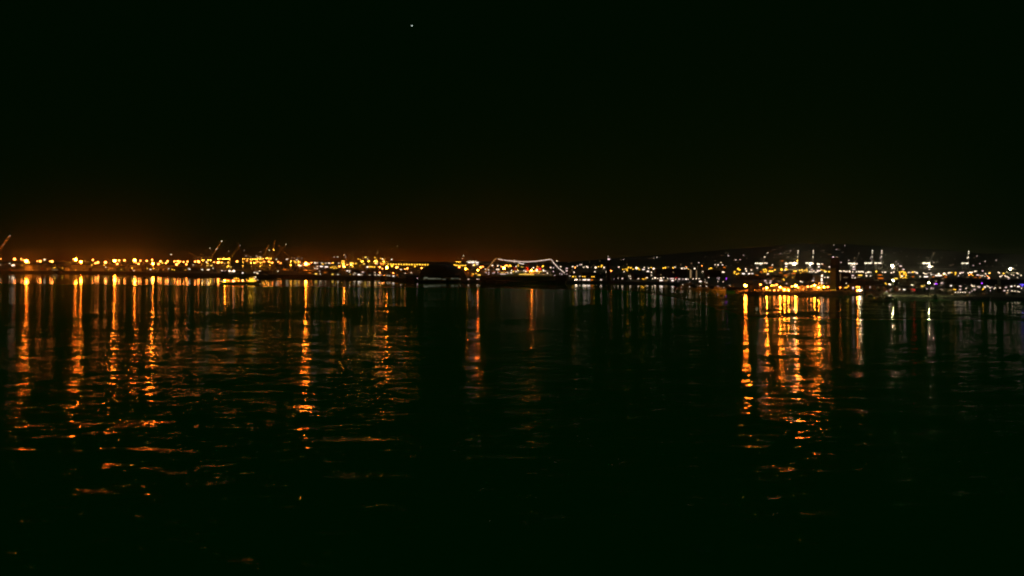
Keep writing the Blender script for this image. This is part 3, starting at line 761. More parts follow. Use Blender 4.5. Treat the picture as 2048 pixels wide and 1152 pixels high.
place(500, 450, 7.2, 'crane quay', '''78 543 13 o,110 527 10 o,205 527 15 o,245 477 10 o,272 527 20 o,322 543 18 o,407 530 12 o,442 550 13 o,380 495 8 w,95 447 9 p,150 463 9 w,125 465 9 y,525 495 8 w,540 490 8 w,585 580 8 o,645 527 14 y,662 540 12 y,673 503 9 w,665 583 7 w,715 585 16 w,735 585 12 w,
722 540 8 o,805 560 40 O,845 562 22 o,800 535 10 o,885 542 12 o,935 545 17 w,968 545 8 w,970 595 9 w,935 625 9 w,968 628 8 w,1032 545 8 w,1048 562 11 y,1090 548 8 w,1135 548 11 w,1152 548 8 w,1028 597 22 wB,1100 603 26 wB,1195 545 14 y,1185 550 10 o,1215 460 6 p,1262 460 7 w,1278 550 8 w,
1287 595 18 o,1352 598 30 o,1358 600 18 O,1400 570 13 o,1455 570 15 w,1475 600 12 y,1525 555 12 y,1375 463 6 p,1358 432 6 w,1690 605 17 w,1715 602 12 y,1740 602 12 y,1765 604 12 y,1795 604 13 y,1825 555 11 w,1865 605 15 o,1870 685 13 w,1433 662 9 w,1433 682 9 w,1510 693 9 w,1400 660 10 wB,
1165 612 10 y,1190 605 10 y,1225 600 9 y,1245 620 9 y,1210 625 9 y,1570 718 20 wB,1625 680 12 pB,1800 683 8 w,1803 722 9 w,1190 717 14 yB,1270 722 6 w,1265 755 8 w,1442 735 6 y,1495 762 8 w,1607 763 7 w,1723 768 7 w,1848 768 8 w,1865 769 8 w,1010 705 9 w,950 703 18 yB,1080 683 10 oB,1000 668 5 w,
400 665 8 w,140 662 8 w,70 683 9 w,95 686 9 w,112 710 10 w,102 745 9 y,860 690 20 oB,240 680 12 oB,500 640 24 oB,1635 575 20 yB,1640 560 16 yB,1560 490 9 y,1590 500 9 y,1665 465 16 yB,1690 490 9 w,1720 515 9 y,1800 470 10 y,1820 500 10 y,1800 510 7 w''', 3600)
place(750, 450, 7.2, 'dome side', ','.join('%d %d %d y' % (190 + 38 * i, 566 + i * .4, 14 + (i * 7) % 5) for i in range(16)) + ''',70 607 18 o,105 630 12 o,88 558 10 o,20 555 14 o,170 612 36 O,245 590 25 y,310 610 28 o,330 606 14 o,372 640 11 w,432 635 11 o,467 625 20 o,575 598 16 y,672 620 19 o,70 687 15 o,262 693 15 o,
435 695 8 w,522 687 9 w,110 490 14 w,125 505 9 y,85 480 9 y,240 497 11 w,0 722 8 w,1100 580 16 o,1145 580 22 y,1213 608 22 o,1305 632 18 O,1328 632 16 y,1365 580 17 y,1430 575 18 y,1415 580 14 w,1470 568 12 w,1520 610 24 o,1553 600 13 o,1480 650 17 O,
1412 707 14 y,1455 697 12 y,1470 705 9 y,1285 715 13 o,1170 582 12 y,1200 582 12 y,1235 583 12 y,1265 583 12 y,1300 584 12 y,1690 583 15 w,1770 585 12 w,1755 640 12 w,1778 640 12 w,1590 635 8 w,1635 645 8 w,1400 728 14 oB,1500 720 24 yB,
45 769 8 w,60 769 6 w,90 771 6 p,130 771 7 o,175 771 7 w,208 775 7 w,248 771 8 w,265 739 12 wB,490 757 9 o,610 777 8 p,740 728 5 p,1122 745 7 p,1130 797 9 w,1160 797 8 w,1197 795 9 w,1225 797 8 w,1347 798 9 w,1472 800 9 w,1497 797 5 w,1618 802 10 w,320 720 9 oB,
1360 540 20 wB,1410 540 24 wB,1470 541 24 wB,320 305 6 d''', 3900)
place(960, 450, 7.2, 'liner side', '''345 620 38 O,430 580 18 y,440 590 16 y,385 583 17 o,365 590 14 o,410 600 14 y,258 585 11 w,252 638 11 w,240 638 10 w,305 600 8 o,1107 516 9 w,1162 600 11 w,1250 625 13 pB,1248 660 14 pB,1240 743 11 w,1215 690 6 p,1250 708 7 p,1075 728 8 p,1082 735 6 p,1295 735 8 w,1340 743 16 y,1378 743 10 y,1437 737 9 w,
1480 743 12 y,1510 745 12 y,1573 737 8 w,1613 745 13 y,1640 745 13 y,1385 788 13 W,1392 789 20 w,1372 786 14 w,1440 790 8 w,1478 790 7 w,1525 787 18 w,1500 812 24 wB,1565 815 24 wB,1610 798 16 oB,1740 815 10 w,1750 828 10 p,1335 600 14 w,1370 612 12 o,1400 590 9 w,1462 570 9 w,1440 572 8 p,1495 607 9 w,1535 598 12 w,1550 610 14 w,1355 680 14 w,
1665 612 21 w,1755 583 12 y,1748 600 13 y,1785 613 15 w,1705 600 10 y,1653 673 12 w,1817 678 7 w,1577 535 6 dH,1725 518 10 dH,1290 508 8 dH,1640 573 5 d,1605 610 6 d,905 545 5 d''', 3600, k=.40)
place(1200, 450, 7.2, 'marina west', '''340 497 8 pH,300 495 9 dH,60 612 14 w,272 605 13 w,410 612 15 y,445 615 16 y,390 635 11 y,330 640 9 y,360 635 8 y,390 655 10 y,347 672 11 w,478 635 10 y,525 620 26 w,550 625 18 y,568 640 9 y,625 640 18 wB,638 612 9 w,700 622 13 w,737 612 10 y,772 628 22 w,690 667 16 wB,740 680 14 w,
425 713 13 w,415 735 8 w,440 738 10 w,743 727 9 w,735 718 6 w,245 750 9 w,270 738 12 wB,262 770 11 w,323 770 13 w,203 780 5 p,162 775 4 d,440 772 14 w,555 773 14 w,590 772 9 y,605 772 8 y,650 772 9 y,660 765 9 y,678 760 15 w,622 780 12 y,757 775 12 w,793 762 20 w,880 765 17 w,860 775 12 w,835 795 11 wY,825 800 8 wT,915 757 9 w,880 797 24 wB,
950 800 24 dB,340 738 7 y,470 770 7 d,710 482 9 dH,745 478 6 dH,775 475 12 pH,768 482 9 dH,820 463 13 wH,865 463 7 dH,388 567 6 d,912 620 14 y,940 615 18 y,980 605 16 dB,1052 618 15 y,1080 607 10 w,1178 625 16 w,1215 628 8 w,1213 618 7 w,1245 620 10 w,1270 635 8 y,1317 553 8 d,1423 540 11 wH,1363 628 16 w,1403 597 6 d,1468 585 8 o,1575 629 10 y,1605 622 11 y,1590 626 9 y,
1480 670 9 w,1540 675 24 W,1770 678 20 w,1790 680 10 w,1658 575 9 w,1700 573 12 w,1763 575 9 w,1745 540 18 yH,1660 516 18 dH,1520 455 6 dH,1753 437 8 dH,1850 442 18 wH,1790 610 16 oB,1680 605 12 dB,1165 572 6 d,1240 600 6 o,
975 773 9 w,960 748 15 pB,1010 747 18 pB,1030 773 24 pB,1060 770 7 w,1103 762 17 r,1085 765 9 r,1140 779 14 pB,1095 797 12 wY,1045 800 18 wB,1130 812 8 pT,1205 778 18 pB,1240 780 14 wB,1270 780 9 w,1340 775 11 w,1360 748 16 pB,1385 773 12 w,1427 773 10 w,1455 783 5 p,1445 812 18 wB,1565 755 10 w,1515 800 7 wT,1520 812 6 wY,1207 842 8 pT,1520 850 8 wY,1540 865 8 wY,1297 888 8 wT,1300 852 6 pY,1412 905 7 dY,1450 900 9 wY,1540 905 10 wY,1175 893 7 pT,1195 885 8 wY,
1690 765 8 p,1715 762 9 p,1712 782 8 p,1697 813 8 w,1775 815 9 w,1820 762 10 v,1818 780 10 v,1790 895 7 wT,1700 915 8 pY,1740 925 7 dY,1350 850 6 pT,1265 830 6 dT,1460 860 5 gY,1690 855 5 pT,1870 870 8 wT,1660 912 5 dT''', 3600, k=.40)
place(1440, 470, 6.777, 'port', '''605 297 12 w,845 352 12 oB,893 387 20 w,910 390 14 w,935 385 13 w,897 428 13 wB,1010 385 40 W,990 398 18 w,1040 390 16 w,1230 392 26 W,1205 400 14 w,1262 388 14 w,1325 393 20 w,1345 396 18 w,1385 392 10 w,1340 432 12 wB,1225 430 12 wB,1482 432 12 w,550 400 9 w,
710 400 8 w,708 412 7 w,580 385 14 w,610 380 14 w,635 383 12 w,245 460 20 y,265 472 18 y,200 495 14 y,195 515 14 y,225 530 14 y,250 520 12 y,348 460 14 w,357 488 13 w,318 524 20 wB,395 525 14 wB,440 525 14 wB,425 475 10 w,505 448 10 w,
590 470 14 y,615 465 14 y,630 480 12 y,600 495 14 y,625 500 12 y,670 490 16 y,690 492 16 y,712 490 16 y,745 472 14 y,650 527 16 w,680 480 16 oB,690 440 30 oB,835 468 26 y,893 462 20 y,880 478 12 w,905 468 14 y,1005 490 16 y,1030 490 16 y,1080 480 14 y,1110 470 12 y,1100 500 12 y,1095 515 10 y,1120 490 12 y,
1150 480 12 y,1175 465 12 y,1180 490 12 y,1240 468 18 pB,1215 497 15 w,1245 500 12 w,1272 490 13 w,1300 505 13 w,1330 480 20 pB,1325 492 14 w,1355 485 13 w,1375 470 10 y,1415 485 15 y,1425 500 13 w,1440 495 12 y,1478 497 16 y,1500 497 14 y,1525 495 10 y,890 545 26 oB,920 525 26 dB,740 545 20 oB,500 545 22 oB,560 500 16 oB,
820 512 16 oB,1000 520 28 oB,1130 515 20 oB,470 540 14 oB,1625 487 15 w,1645 492 12 w,1680 488 13 w,1700 495 12 w,1720 495 12 w,1755 492 16 w,1760 502 12 w,1795 400 14 w,1825 398 16 w,1855 390 14 w,1778 412 12 w,1812 432 16 wB,1815 465 20 pB,1880 495 14 w,1900 500 14 w,1920 495 14 w,1940 500 14 w,1850 500 12 w,1800 500 12 w,
1800 550 18 pB,1830 580 12 w,1795 580 9 w,1900 545 30 yB,1880 570 26 dB,1620 540 8 pB,1310 575 11 w,985 578 8 y,860 600 12 y,870 610 9 y,900 572 8 y,1300 562 8 w,1262 590 11 pB,1262 618 11 pB,615 620 14 pB,685 625 14 pB,632 650 9 w,680 648 14 pB,905 657 9 w,1092 628 14 w,1115 637 11 w,800 628 18 dB,720 592 12 dB,
1650 573 26 dB,1622 613 12 w,1760 615 20 pB,1780 613 7 w,1710 657 9 w,1990 655 18 wB,1955 688 14 wB,2030 710 5 p,1650 630 8 oB,1700 645 18 dB,1490 265 9 dH,
1080 100 8 dH,1230 90 8 dH,1540 138 9 pH,1690 140 9 pH,1580 195 18 pH,1610 195 9 dH,720 200 8 dH,745 202 8 dH,830 170 20 dH,815 168 9 dH,955 215 9 pH,820 252 10 pH,925 297 10 pH,735 310 8 dH,318 275 16 pH,113 280 20 wH,213 337 13 wH,275 337 11 pH,22 275 10 dH,1400 215 18 dH,1370 218 9 dH,1665 235 9 dH,1500 265 12 dH,1365 300 10 dH,1640 370 12 pH,1745 348 16 pH,
1830 308 14 dH,1925 328 12 dH,12 373 14 wH,35 405 12 wH,90 440 20 dH,85 235 6 dH,110 240 6 dH,365 318 7 dH,1150 360 8 dH,1375 128 6 dH,1320 150 5 dH,155 412 8 dH,245 372 8 dH,430 412 10 dH,1205 212 6 dH,870 352 8 dH,1470 262 6 dH,740 270 6 dH,1060 290 5 dH''', 3700, k=.40)
place(1440, 470, 6.777, 'island', '''335 680 22 O,350 687 30 O,422 675 24 O,548 672 22 o,635 715 25 O,700 690 22 O,730 687 22 o,768 675 20 o,815 708 24 O,870 745 24 O,860 755 16 y,905 770 16 y,940 765 12 y,740 795 14 o,730 788 12 o,675 790 12 y,678 802 12 y,790 803 12 o,875 807 12 o,930 808 16 O,975 697 20 o,1028 688 34 O,1058 712 18 o,1020 670 16 y,
1190 700 22 o,1235 697 19 o,1262 685 20 y,1280 683 24 O,1337 712 22 O,1407 705 20 O,1463 705 20 o,1385 545 15 w,1380 560 14 w,1378 600 14 w,1377 615 11 w,1376 650 13 w,1376 675 9 y,1370 740 9 y,1345 652 9 o,1400 653 8 p,1420 573 10 w,1462 573 13 w,1440 655 8 d,1630 712 12 o,1740 693 12 y,1700 715 12 y,1720 712 10 y,1805 675 7 p,1808 690 8 o,1850 705 16 y,1885 705 14 o,1860 700 10 o,
1850 785 14 r,1862 780 14 O,1890 765 16 o,1892 785 16 W,1920 802 16 w,1905 805 12 w,1580 715 12 y,1610 716 10 y,1500 712 9 y,1540 700 9 y,850 730 10 o,640 760 9 o,590 725 10 o,1130 735 9 o''', 1165, k=.48)
place(1730, 470, 6.44, 'east port', '''350 395 28 W,340 385 14 w,375 400 14 w,350 430 12 wB,380 430 9 w,355 405 14 W,835 403 30 W,800 408 12 w,870 404 12 w,832 440 12 wB,1870 435 26 W,1885 425 12 w,1905 432 10 w,145 470 17 y,35 480 14 w,50 478 16 w,12 490 12 w,75 480 9 w,225 478 11 w,255 480 13 w,268 478 9 w,340 485 14 w,370 478 14 w,460 400 16 pB,430 370 8 pH,402 343 9 pH,
495 442 16 pB,445 480 14 y,470 475 14 y,490 468 14 y,505 490 18 y,520 480 12 y,450 500 12 y,455 520 12 y,460 545 12 y,475 530 18 w,490 555 12 y,520 545 14 y,530 520 14 y,530 500 12 y,540 560 10 y,500 510 12 y,560 485 10 w,570 478 8 w,595 482 8 w,615 478 17 y,640 475 12 w,662 485 14 w,675 490 12 w,755 490 12 w,772 498 12 w,795 502 12 w,820 492 12 w,848 490 12 w,880 495 10 y,
870 512 26 wB,965 522 30 wB,920 522 18 wB,950 500 20 w,1020 497 24 w,1012 508 14 y,1045 512 10 w,1075 490 14 w,1095 485 14 w,1115 483 12 y,1165 485 14 y,1163 510 11 y,1170 495 9 y,1225 493 14 w,1245 485 16 pB,1270 483 8 w,1225 525 26 wB,1275 527 16 wB,1330 490 14 w,1355 483 18 w,1375 485 12 w,1385 478 10 w,1415 468 12 w,1432 466 8 w,1340 515 12 o,1370 505 10 o,1390 520 10 y,
1450 515 18 pB,1475 522 12 w,1495 525 11 w,1515 523 10 w,1515 463 10 pB,1550 497 10 w,1560 505 8 w,1605 490 17 y,1595 495 9 w,1545 530 9 w,1575 530 9 o,1590 560 13 p,1590 540 9 w,1600 550 9 o,1715 478 9 w,1725 487 11 w,1735 492 8 w,1785 495 15 y,1768 520 9 w,1740 535 12 w,1755 530 9 w,1805 525 11 w,1815 535 9 w,1830 537 10 w,1845 545 10 w,1855 550 8 w,1915 518 10 w,1885 510 9 w,
1960 493 13 w,1975 500 9 w,2010 520 12 w,1965 548 7 w,1840 580 9 p,1850 565 8 p,710 535 12 w,785 537 28 wB,20 525 16 w,70 527 12 w,190 515 28 oB,200 557 40 oB,120 553 18 dB,400 560 24 yB,360 545 9 w,620 537 12 oB,540 575 12 yB,1040 540 16 oB,880 540 12 oB,1010 560 24 dB,1420 550 20 oB,1330 540 16 dB,1480 545 12 oB,
800 290 16 dH,840 318 16 dH,885 352 10 pH,1135 380 10 dH,1110 390 14 dH,1440 270 9 pH,1408 292 12 dH,1548 340 8 wH,1480 368 8 pH,1690 324 18 pH,1395 392 10 pH,1785 400 10 dH,690 365 5 dH,1570 242 7 dH,1570 442 9 dH,1645 440 7 dH,380 232 6 dH,470 210 5 dH,350 420 7 dH,265 255 5 dH,945 350 5 dH,990 290 5 dH,1160 310 5 dH,695 280 5 dH,540 275 5 dH''', 3800, k=.40)
place(1730, 470, 6.44, 'waterfront', '''65 578 34 vB,70 598 18 pB,95 600 14 pB,320 585 30 bB,670 603 28 bB,360 570 10 w,362 588 13 GN,363 602 9 w,430 590 14 yB,465 600 18 yB,155 590 20 dB,15 623 12 w,180 625 9 w,195 635 10 w,262 620 10 y,275 632 9 y,310 632 14 w,325 640 14 w,395 610 14 pB,360 625 6 d,585 607 13 pB,740 610 16 pB,598 640 10 w,612 645 12 w,822 615 8 GN,812 620 9 w,
865 622 13 pB,910 628 16 v,895 635 9 w,930 632 9 v,885 590 10 wB,990 620 14 pB,1070 612 8 p,1070 622 18 dB,1138 602 11 w,1108 653 12 wB,980 655 8 d,735 660 14 yB,760 650 10 yB,120 640 16 pB,100 672 28 dB,65 670 9 p,190 677 30 dB,260 680 30 dB,420 672 18 dB,330 690 16 pB,335 708 14 pB,445 702 14 w,475 700 20 wB,505 703 14 wB,600 700 10 r,570 702 14 pB,630 706 12 rB,640 715 6 r,
798 693 8 p,855 685 12 p,880 685 8 p,975 700 10 w,990 708 9 w,1040 709 40 dB,1100 712 24 dB,1145 700 10 y,1165 705 12 y,1140 710 9 y,1205 702 12 wB,1225 703 12 pB,1165 738 11 w,1200 738 9 w,1230 738 11 w,1260 738 10 w,1290 738 11 w,1340 750 8 wY,1365 782 10 pY,1390 783 7 dT,1225 660 14 pB,1310 683 13 w,1300 688 9 w,1320 676 8 w,1375 648 14 w,1385 658 13 w,1408 660 10 w,1455 665 9 w,
1472 672 10 pB,1410 702 12 pB,1380 720 8 p,1365 580 12 w,1400 578 20 pB,1435 577 12 pB,1505 622 15 v,1545 670 12 wB,1575 658 9 w,1592 665 9 w,1612 680 12 w,1632 673 7 p,1665 690 10 w,1678 680 10 w,1640 660 6 d,1525 690 13 y,1515 703 9 y,1518 722 10 o,1617 715 8 p,1740 680 10 w,1755 688 10 w,1775 660 12 pB,1805 665 14 pB,1815 675 12 pB,1885 662 12 wB,1927 655 10 w,1975 663 18 wB,
1995 638 16 b,2030 640 18 b,2025 655 12 b,1998 636 8 w,2015 685 11 w,1795 717 12 pB,1840 715 9 w,1893 720 11 w,1932 725 11 w,1970 728 10 w,1990 735 9 w,1990 760 8 dT,1850 772 22 dY,1835 775 8 dT,1832 610 10 w,1922 610 12 pB,1545 757 9 dT,1560 757 7 dY,1190 772 10 dY,1175 772 7 dT,630 782 6 dT,885 792 6 dY,1210 730 6 d,1245 665 7 d,2040 750 8 dT,
290 765 10 pY,293 797 7 pT,325 818 12 wY,345 808 8 wY,130 810 6 yT,180 820 5 dY,85 795 6 dY,1280 630 5 d,640 605 8 w,700 640 5 d,1600 620 4 d,1680 610 5 d''', 3400, k=.40)
# ------------------------------------------------------------------ sheds, halls and blocks
def bld(label, cat, *a, group=None, **k):
    o = building(*a, **k); tag(o, label, cat, group); return o
bld('long gabled orange-lit shed by the left quay, left of the gap between lamp clusters', 'warehouse', 101, 130, 533.5, 3180, 'metalwall', 'gable', wins=[(.1, .5, 2, 4, 'd')])
bld('small pale shed below the largest orange lamp at far left', 'warehouse', 50, 64, 532, 3300, 'concrete')
bld('flat roofed shed under a pair of very bright orange lamps at far left', 'warehouse', 145, 172, 531.5, 3350, 'metalwall')
bld('gabled shed glowing orange under the brightest lamp of the left quay', 'warehouse', 232, 252, 532.5, 3150, 'cream' if 'cream' in WALLM else 'concrete', 'gable')
bld('low white trailer building at the water edge, left of an identical one', 'cabin', 292, 302, 541, 2850, 'white', depth=8, name='portable_building')
bld('low white trailer building at the water edge, right of an identical one', 'cabin', 303.6, 313.5, 541, 2850, 'white', depth=8, name='portable_building')
bld('narrow tall lit silo block left of the two white trailers', 'building', 283, 291, 531, 3050, 'brick')
bld('low shed with pale roof left of the high white beacon mast', 'warehouse', 336, 366, 534, 3050, 'metalwall', 'gable')
bld('dark shed behind the white lamps under the leftmost crane cluster', 'warehouse', 376, 400, 536, 2900, 'brick')
bld('low dark ferry shed behind the two dazzling white lamps near the barge', 'warehouse', 442, 478, 541.5, 2500, 'dark')
bld('wide dark transit shed under the three cranes right of the barge', 'warehouse', 505, 540, 541.5, 2450, 'brick')
bld('dark block right of the crane with the diagonal brace', 'building', 586.5, 593, 534, 3000, 'dark')
bld('long low orange-lit shed below the big orange lamp right of the cranes', 'warehouse', 595, 640, 541, 2600, 'metalwall', 'gable')
bld('wide dark shed with sloping roof right of the big orange lamp', 'warehouse', 640, 678, 538, 2750, 'brick', 'gable')
bld('dark warehouse in front of the distant small cranes, left one of two', 'warehouse', 700, 722, 540, 2600, 'dark')
bld('dark warehouse in front of the distant small cranes, right one of two', 'warehouse', 734, 757, 541, 2600, 'brick')
bld('orange-lit gabled shed between small cranes and the long row of yellow lamps', 'warehouse', 767, 779, 537, 2800, 'metalwall', 'gable')
bld('long flat lit shed under the row of yellow lamps left of the dome', 'warehouse', 780, 812, 541, 2700, 'concrete')
bld('low dark waterfront shed just left of the dome', 'warehouse', 812, 838, 552, 1900, 'dark', 'gable')
bld('low dark terminal hall between the dome and the liner stern', 'hall', 935, 966, 558, 1840, 'dark')
bld('dark apartment block between the liner bow lights and the slim tower', 'building', 1138, 1146, 536, 2400, 'brick', wins=[(.2, .4, 8, 10, 'd'), (.6, .8, 14, 16, 'd')], name='apartment_block')
bld('wide low dark hall below the pale lamps left of the slim tower', 'hall', 1165, 1212, 545, 2000, 'dark', 'gable')
bld('peaked hall with lit yellow roof between the small dome and the dark block', 'hall', 1263, 1285, 542, 2050, 'concrete', 'gable', wins=[(.1, .9, 5, 7, 'd')], depth=60)
bld('broad dark curved-looking hall in front of the yellow lamps right of small dome', 'hall', 1268, 1300, 546, 1900, 'dark', 'gable', depth=50)
bld('wide dark block with one lit vertical edge, left of the two lit columns', 'building', 1313, 1378, 539, 1950, 'dark', wins=[(.12, .15, 10, 12, 'd'), (.5, .53, 16, 18, 'd')], name='office_block')
bld('narrow block with dim lit front, left of the two lit columns', 'building', 1379.5, 1383, 539.5, 1900, 'concrete', wins=[(.1, .9, 4, 24, 'd')], name='office_block', door=False)
bld('narrow block with dim lit front, right of the two lit columns', 'building', 1392, 1394, 540, 1900, 'concrete', wins=[(.1, .9, 3, 23, 'o')] if 0 else [(.1, .9, 3, 23, 'd')], name='office_block', door=False)
bld('dark block behind the white lamps left of the island', 'building', 1415, 1442, 541, 2200, 'dark', name='office_block')
bld('long dark shed behind the leftmost island lamps', 'warehouse', 1479, 1530, 551, 1900, 'brick')
bld('dark hall under the crane left of the big white floodlight', 'warehouse', 1530, 1566, 550.5, 2100, 'dark')
bld('dark block behind island lamps with a pair of stacked pink windows', 'building', 1600, 1626, 547, 1800, 'dark', name='office_block')
bld('tall white striped light pillar building left of the island tower', 'building', 1641.5, 1645, 551, 1500, 'white', name='stair_tower', door=False, wins=[(.1, .9, 4, 5, 'w'), (.1, .9, 7.5, 9, 'w'), (.1, .9, 12, 13, 'w')])
bld('wide dark office block just right of the island tower', 'building', 1680, 1702, 546, 1450, 'dark', name='office_block', wins=[(.02, .05, 10, 22, 'd'), (.3, .7, 15, 15.6, 'd')])
bld('dark block under the low lamps between island tower and right crane pair', 'building', 1710, 1740, 558, 1450, 'brick', name='office_block')
bld('dark hall at the water behind the purple window band', 'hall', 1731, 1765, 562, 1330, 'dark')
bld('dark waterfront block left of the blue window band', 'building', 1772, 1800, 560, 1500, 'dark', name='office_block')
bld('dark waterfront block with one dim window right of the blue band', 'building', 1815, 1850, 559, 1450, 'brick', name='office_block', wins=[(.4, .47, 6, 7.5, 'd')])
bld('broad dark hotel block behind the violet lights at right', 'hotel', 1853, 1880, 556, 1500, 'dark', name='hotel_block', wins=[(.2, .26, 12, 13.5, 'd'), (.7, .76, 8, 9.5, 'd')])
bld('broad dark block below the rightmost crane', 'building', 1905, 1950, 557.5, 1480, 'brick', name='office_block')
bld('dark block near the right edge behind pale windows', 'building', 1962, 1995, 559, 1450, 'dark', name='office_block')
bld('dark block at the right edge with a blue glowing front', 'building', 2022, 2062, 560, 1400, 'dark', name='office_block')
bld('small gatehouse lit orange at the right end of the island', 'building', 1701, 1710, 567, 1215, 'brick', name='gatehouse', g=IG, depth=6, wins=[(.45, .7, 3, 6, 'p')])
bld('narrow lit cabin beside the red and white lamps at the island end', 'building', 1722.5, 1726, 572, 1190, 'concrete', name='gatehouse', g=5, depth=5, door=False)
for p0, p1, yt, D_, l_ in ((1538, 1556, 573, 1205, 'low pump shed among orange lamps near the left end of the island'), (1560, 1578, 574, 1245, 'low pump shed behind the lowest island lamps'),
                      (1598, 1614, 572.5, 1245, 'low pump shed under the brightest orange lamps of the island'), (1626, 1640, 572, 1245, 'low pump shed left of the white light pillar on the island'),
                      (1500, 1508, 570, 1205, 'small orange-lit kiosk between the two leftmost lamps of the island')):
    bld(l_, 'shed', p0, p1, yt, D_, 'concrete', name='pump_shed', g=IG, depth=8)

row = [(28, 70, 528), (76, 113, 529.5), (142, 178, 527.5), (184, 246, 529), (257, 301, 528), (308, 372, 529.5), (380, 441, 528), (500, 561, 530), (590, 641, 529), (650, 702, 530.5), (708, 772, 529.5), (780, 850, 528), (853, 926, 526.5), (929, 986, 529)]  # halls added to catch lamplight as an orange backdrop
for i, (a_, c_, y_) in enumerate(row):
    bld('long tall backdrop hall added to catch orange lamplight, %s from left in the far row' % ONES[i], 'warehouse', a_, c_, y_, 4080 + 25 * (i % 3) + (330 if a_ > 640 else 0), ('metalwall', 'concrete', 'cream')[i % 3], 'gable' if i % 3 else 'flat', depth=60, name='backdrop_hall', group='backdrop halls behind the quay lamps')
for i, (a_, c_, y_) in enumerate(((1492, 1530, 537), (1545, 1604, 536), (1690, 1730, 538), (1775, 1822, 537), (1850, 1915, 537), (1935, 1990, 538))):  # more halls added as a lamplit backdrop behind the port
    bld('tall pale backdrop hall added in the right port behind the cranes, %s such from left' % ONES[i], 'warehouse', a_, c_, y_, 4150 + 20 * (i % 2), ('cream', 'metalwall')[i % 2], 'gable', depth=50, name='backdrop_hall', group='backdrop halls of the right port')

# ------------------------------------------------------------------ shipping containers in stacks
CM = {k: MB().box(-6.1, 6.1, -1.22, 1.22, 0, 2.59).mesh('shipping_container', MS[k]) for k in ('red', 'blue', 'orange', 'cream')}
STK = [(20, 3180), (84, 3230), (181, 3140), (212, 3150), (262, 3060), (322, 2960), (371, 2900), (430, 2900), (602, 2900), (660, 3000)]
for si, (px, D) in enumerate(STK):
    for k in range(2 + si % 3):
        c_ = ('red', 'blue', 'orange', 'cream')[(si * 3 + k * 2 + k // 2) % 4]
        o = link('shipping_container', CM[c_], None, (PX(px, D), D, gz(px) + .02 + k * 2.62), None, (0, 0, R(3 - si)))
        tag(o, '%s shipping container, %s from the ground in the %s container stack from the left' % (c_, ONES[k], ONES[si]), 'container', 'shipping containers stacked on the left quay')

# ------------------------------------------------------------------ trees on the island and shores
def crown_mesh(seed, rx, rz, n, ls):
    rnd = random.Random(seed); m = MB(); cl = []
    for _ in range(9):
        a = rnd.uniform(0, 6.28); q = rnd.uniform(.1, .75); cl.append((rx * q * math.cos(a), rx * q * math.sin(a), rz * rnd.uniform(-.6, .8), rnd.uniform(.3, .5) * rx))
    for _ in range(n):
        cx, cy, cz, cr = rnd.choice(cl); d = Vector((rnd.gauss(0, 1), rnd.gauss(0, 1), rnd.gauss(0, .8))).normalized() * cr * rnd.uniform(.5, 1)
        p = Vector((cx, cy, cz)) + d; u = Vector((rnd.gauss(0, 1), rnd.gauss(0, 1), rnd.gauss(0, 1))).normalized(); v = u.orthogonal().normalized() * ls; u = u * ls * .6
        m.add([p - v, p + u, p + v, p - u], [(0, 1, 2, 3)])
    return m.mesh('crown', MS['leaf'])
def palm_crown(seed):
    rnd = random.Random(seed); m = MB()
    for i in range(18):
        a = i * 2.4; el_ = rnd.uniform(-.1, .9); p = Vector((0, 0, 0)); d = Vector((math.cos(a) * math.cos(el_), math.sin(a) * math.cos(el_), math.sin(el_)))
        sd = Vector((-math.sin(a), math.cos(a), 0)); L_ = []
        for k in range(6):
            wd = .45 * (1 - k / 6) + .1; L_.append((p - sd * wd, p + sd * wd)); p = p + d * .75; d = (d + Vector((0, 0, -.28))).normalized()
        vs_ = [q for pr in L_ for q in pr]; m.add(vs_, [(2 * k, 2 * k + 1, 2 * k + 3, 2 * k + 2) for k in range(5)])
    return m.mesh('crown', MS['leaf'])
CR = [crown_mesh(i, 4.2, 3.2, 700, .42) for i in range(3)]
PC = [palm_crown(i) for i in range(2)]
TRK = MB().tube((0, 0, -.5), (.2, 0, 3.2), .35, .22, 7).tube((.2, 0, 3.2), (1.6, .3, 5.5), .16, .07, 5).tube((.2, 0, 3.2), (-1.4, -.4, 5.3), .15, .06, 5).mesh('trunk', MS['bark'])
PT = MB().tube((0, 0, -.5), (.3, 0, 5), .26, .2, 7).tube((.3, 0, 5), (.1, 0, 10), .2, .15, 7).mesh('trunk', MS['bark'])
def tree(px, D, s, palm, g=None, lab=None, grp=None):
    g = gz(px) if g is None else g
    o = empty('palm_tree' if palm else 'broadleaf_tree', (PX(px, D), D, g), random.uniform(0, 6), s)
    link('trunk', PT if palm else TRK, o)
    link('crown', random.choice(PC if palm else CR), o, (.1, 0, 10) if palm else (0, 0, 6))
    REC.append(('P' if palm else 'R', grp, px, o, '', 0)); return o
for px in (1512, 1524, 1594, 1606, 1618, 1648, 1664, 1672, 1683, 1690, 1697, 1713, 1719):
    palm = px in (1524, 1664, 1672, 1697, 1606)
    tree(px, 80350 / (interp([(a, c) for a, b, c in ISL], px) - 520) + 34 + random.uniform(0, 12), .55 if palm else random.uniform(.45, .65), palm, IG, grp='island')
for px in range(834, 1340, 17):
    if 922 < px < 1145: continue
    tree(px + random.uniform(-6, 6), shoreD(px) + random.uniform(24, 70), random.uniform(.7, 1.05), px % 5 == 0, grp='shore')
for px in range(1742, 2060, 15):
    tree(px + random.uniform(-6, 6), shoreD(px) + random.uniform(24, 120), random.uniform(.55, .85), px % 2 == 0, grp='waterfront')

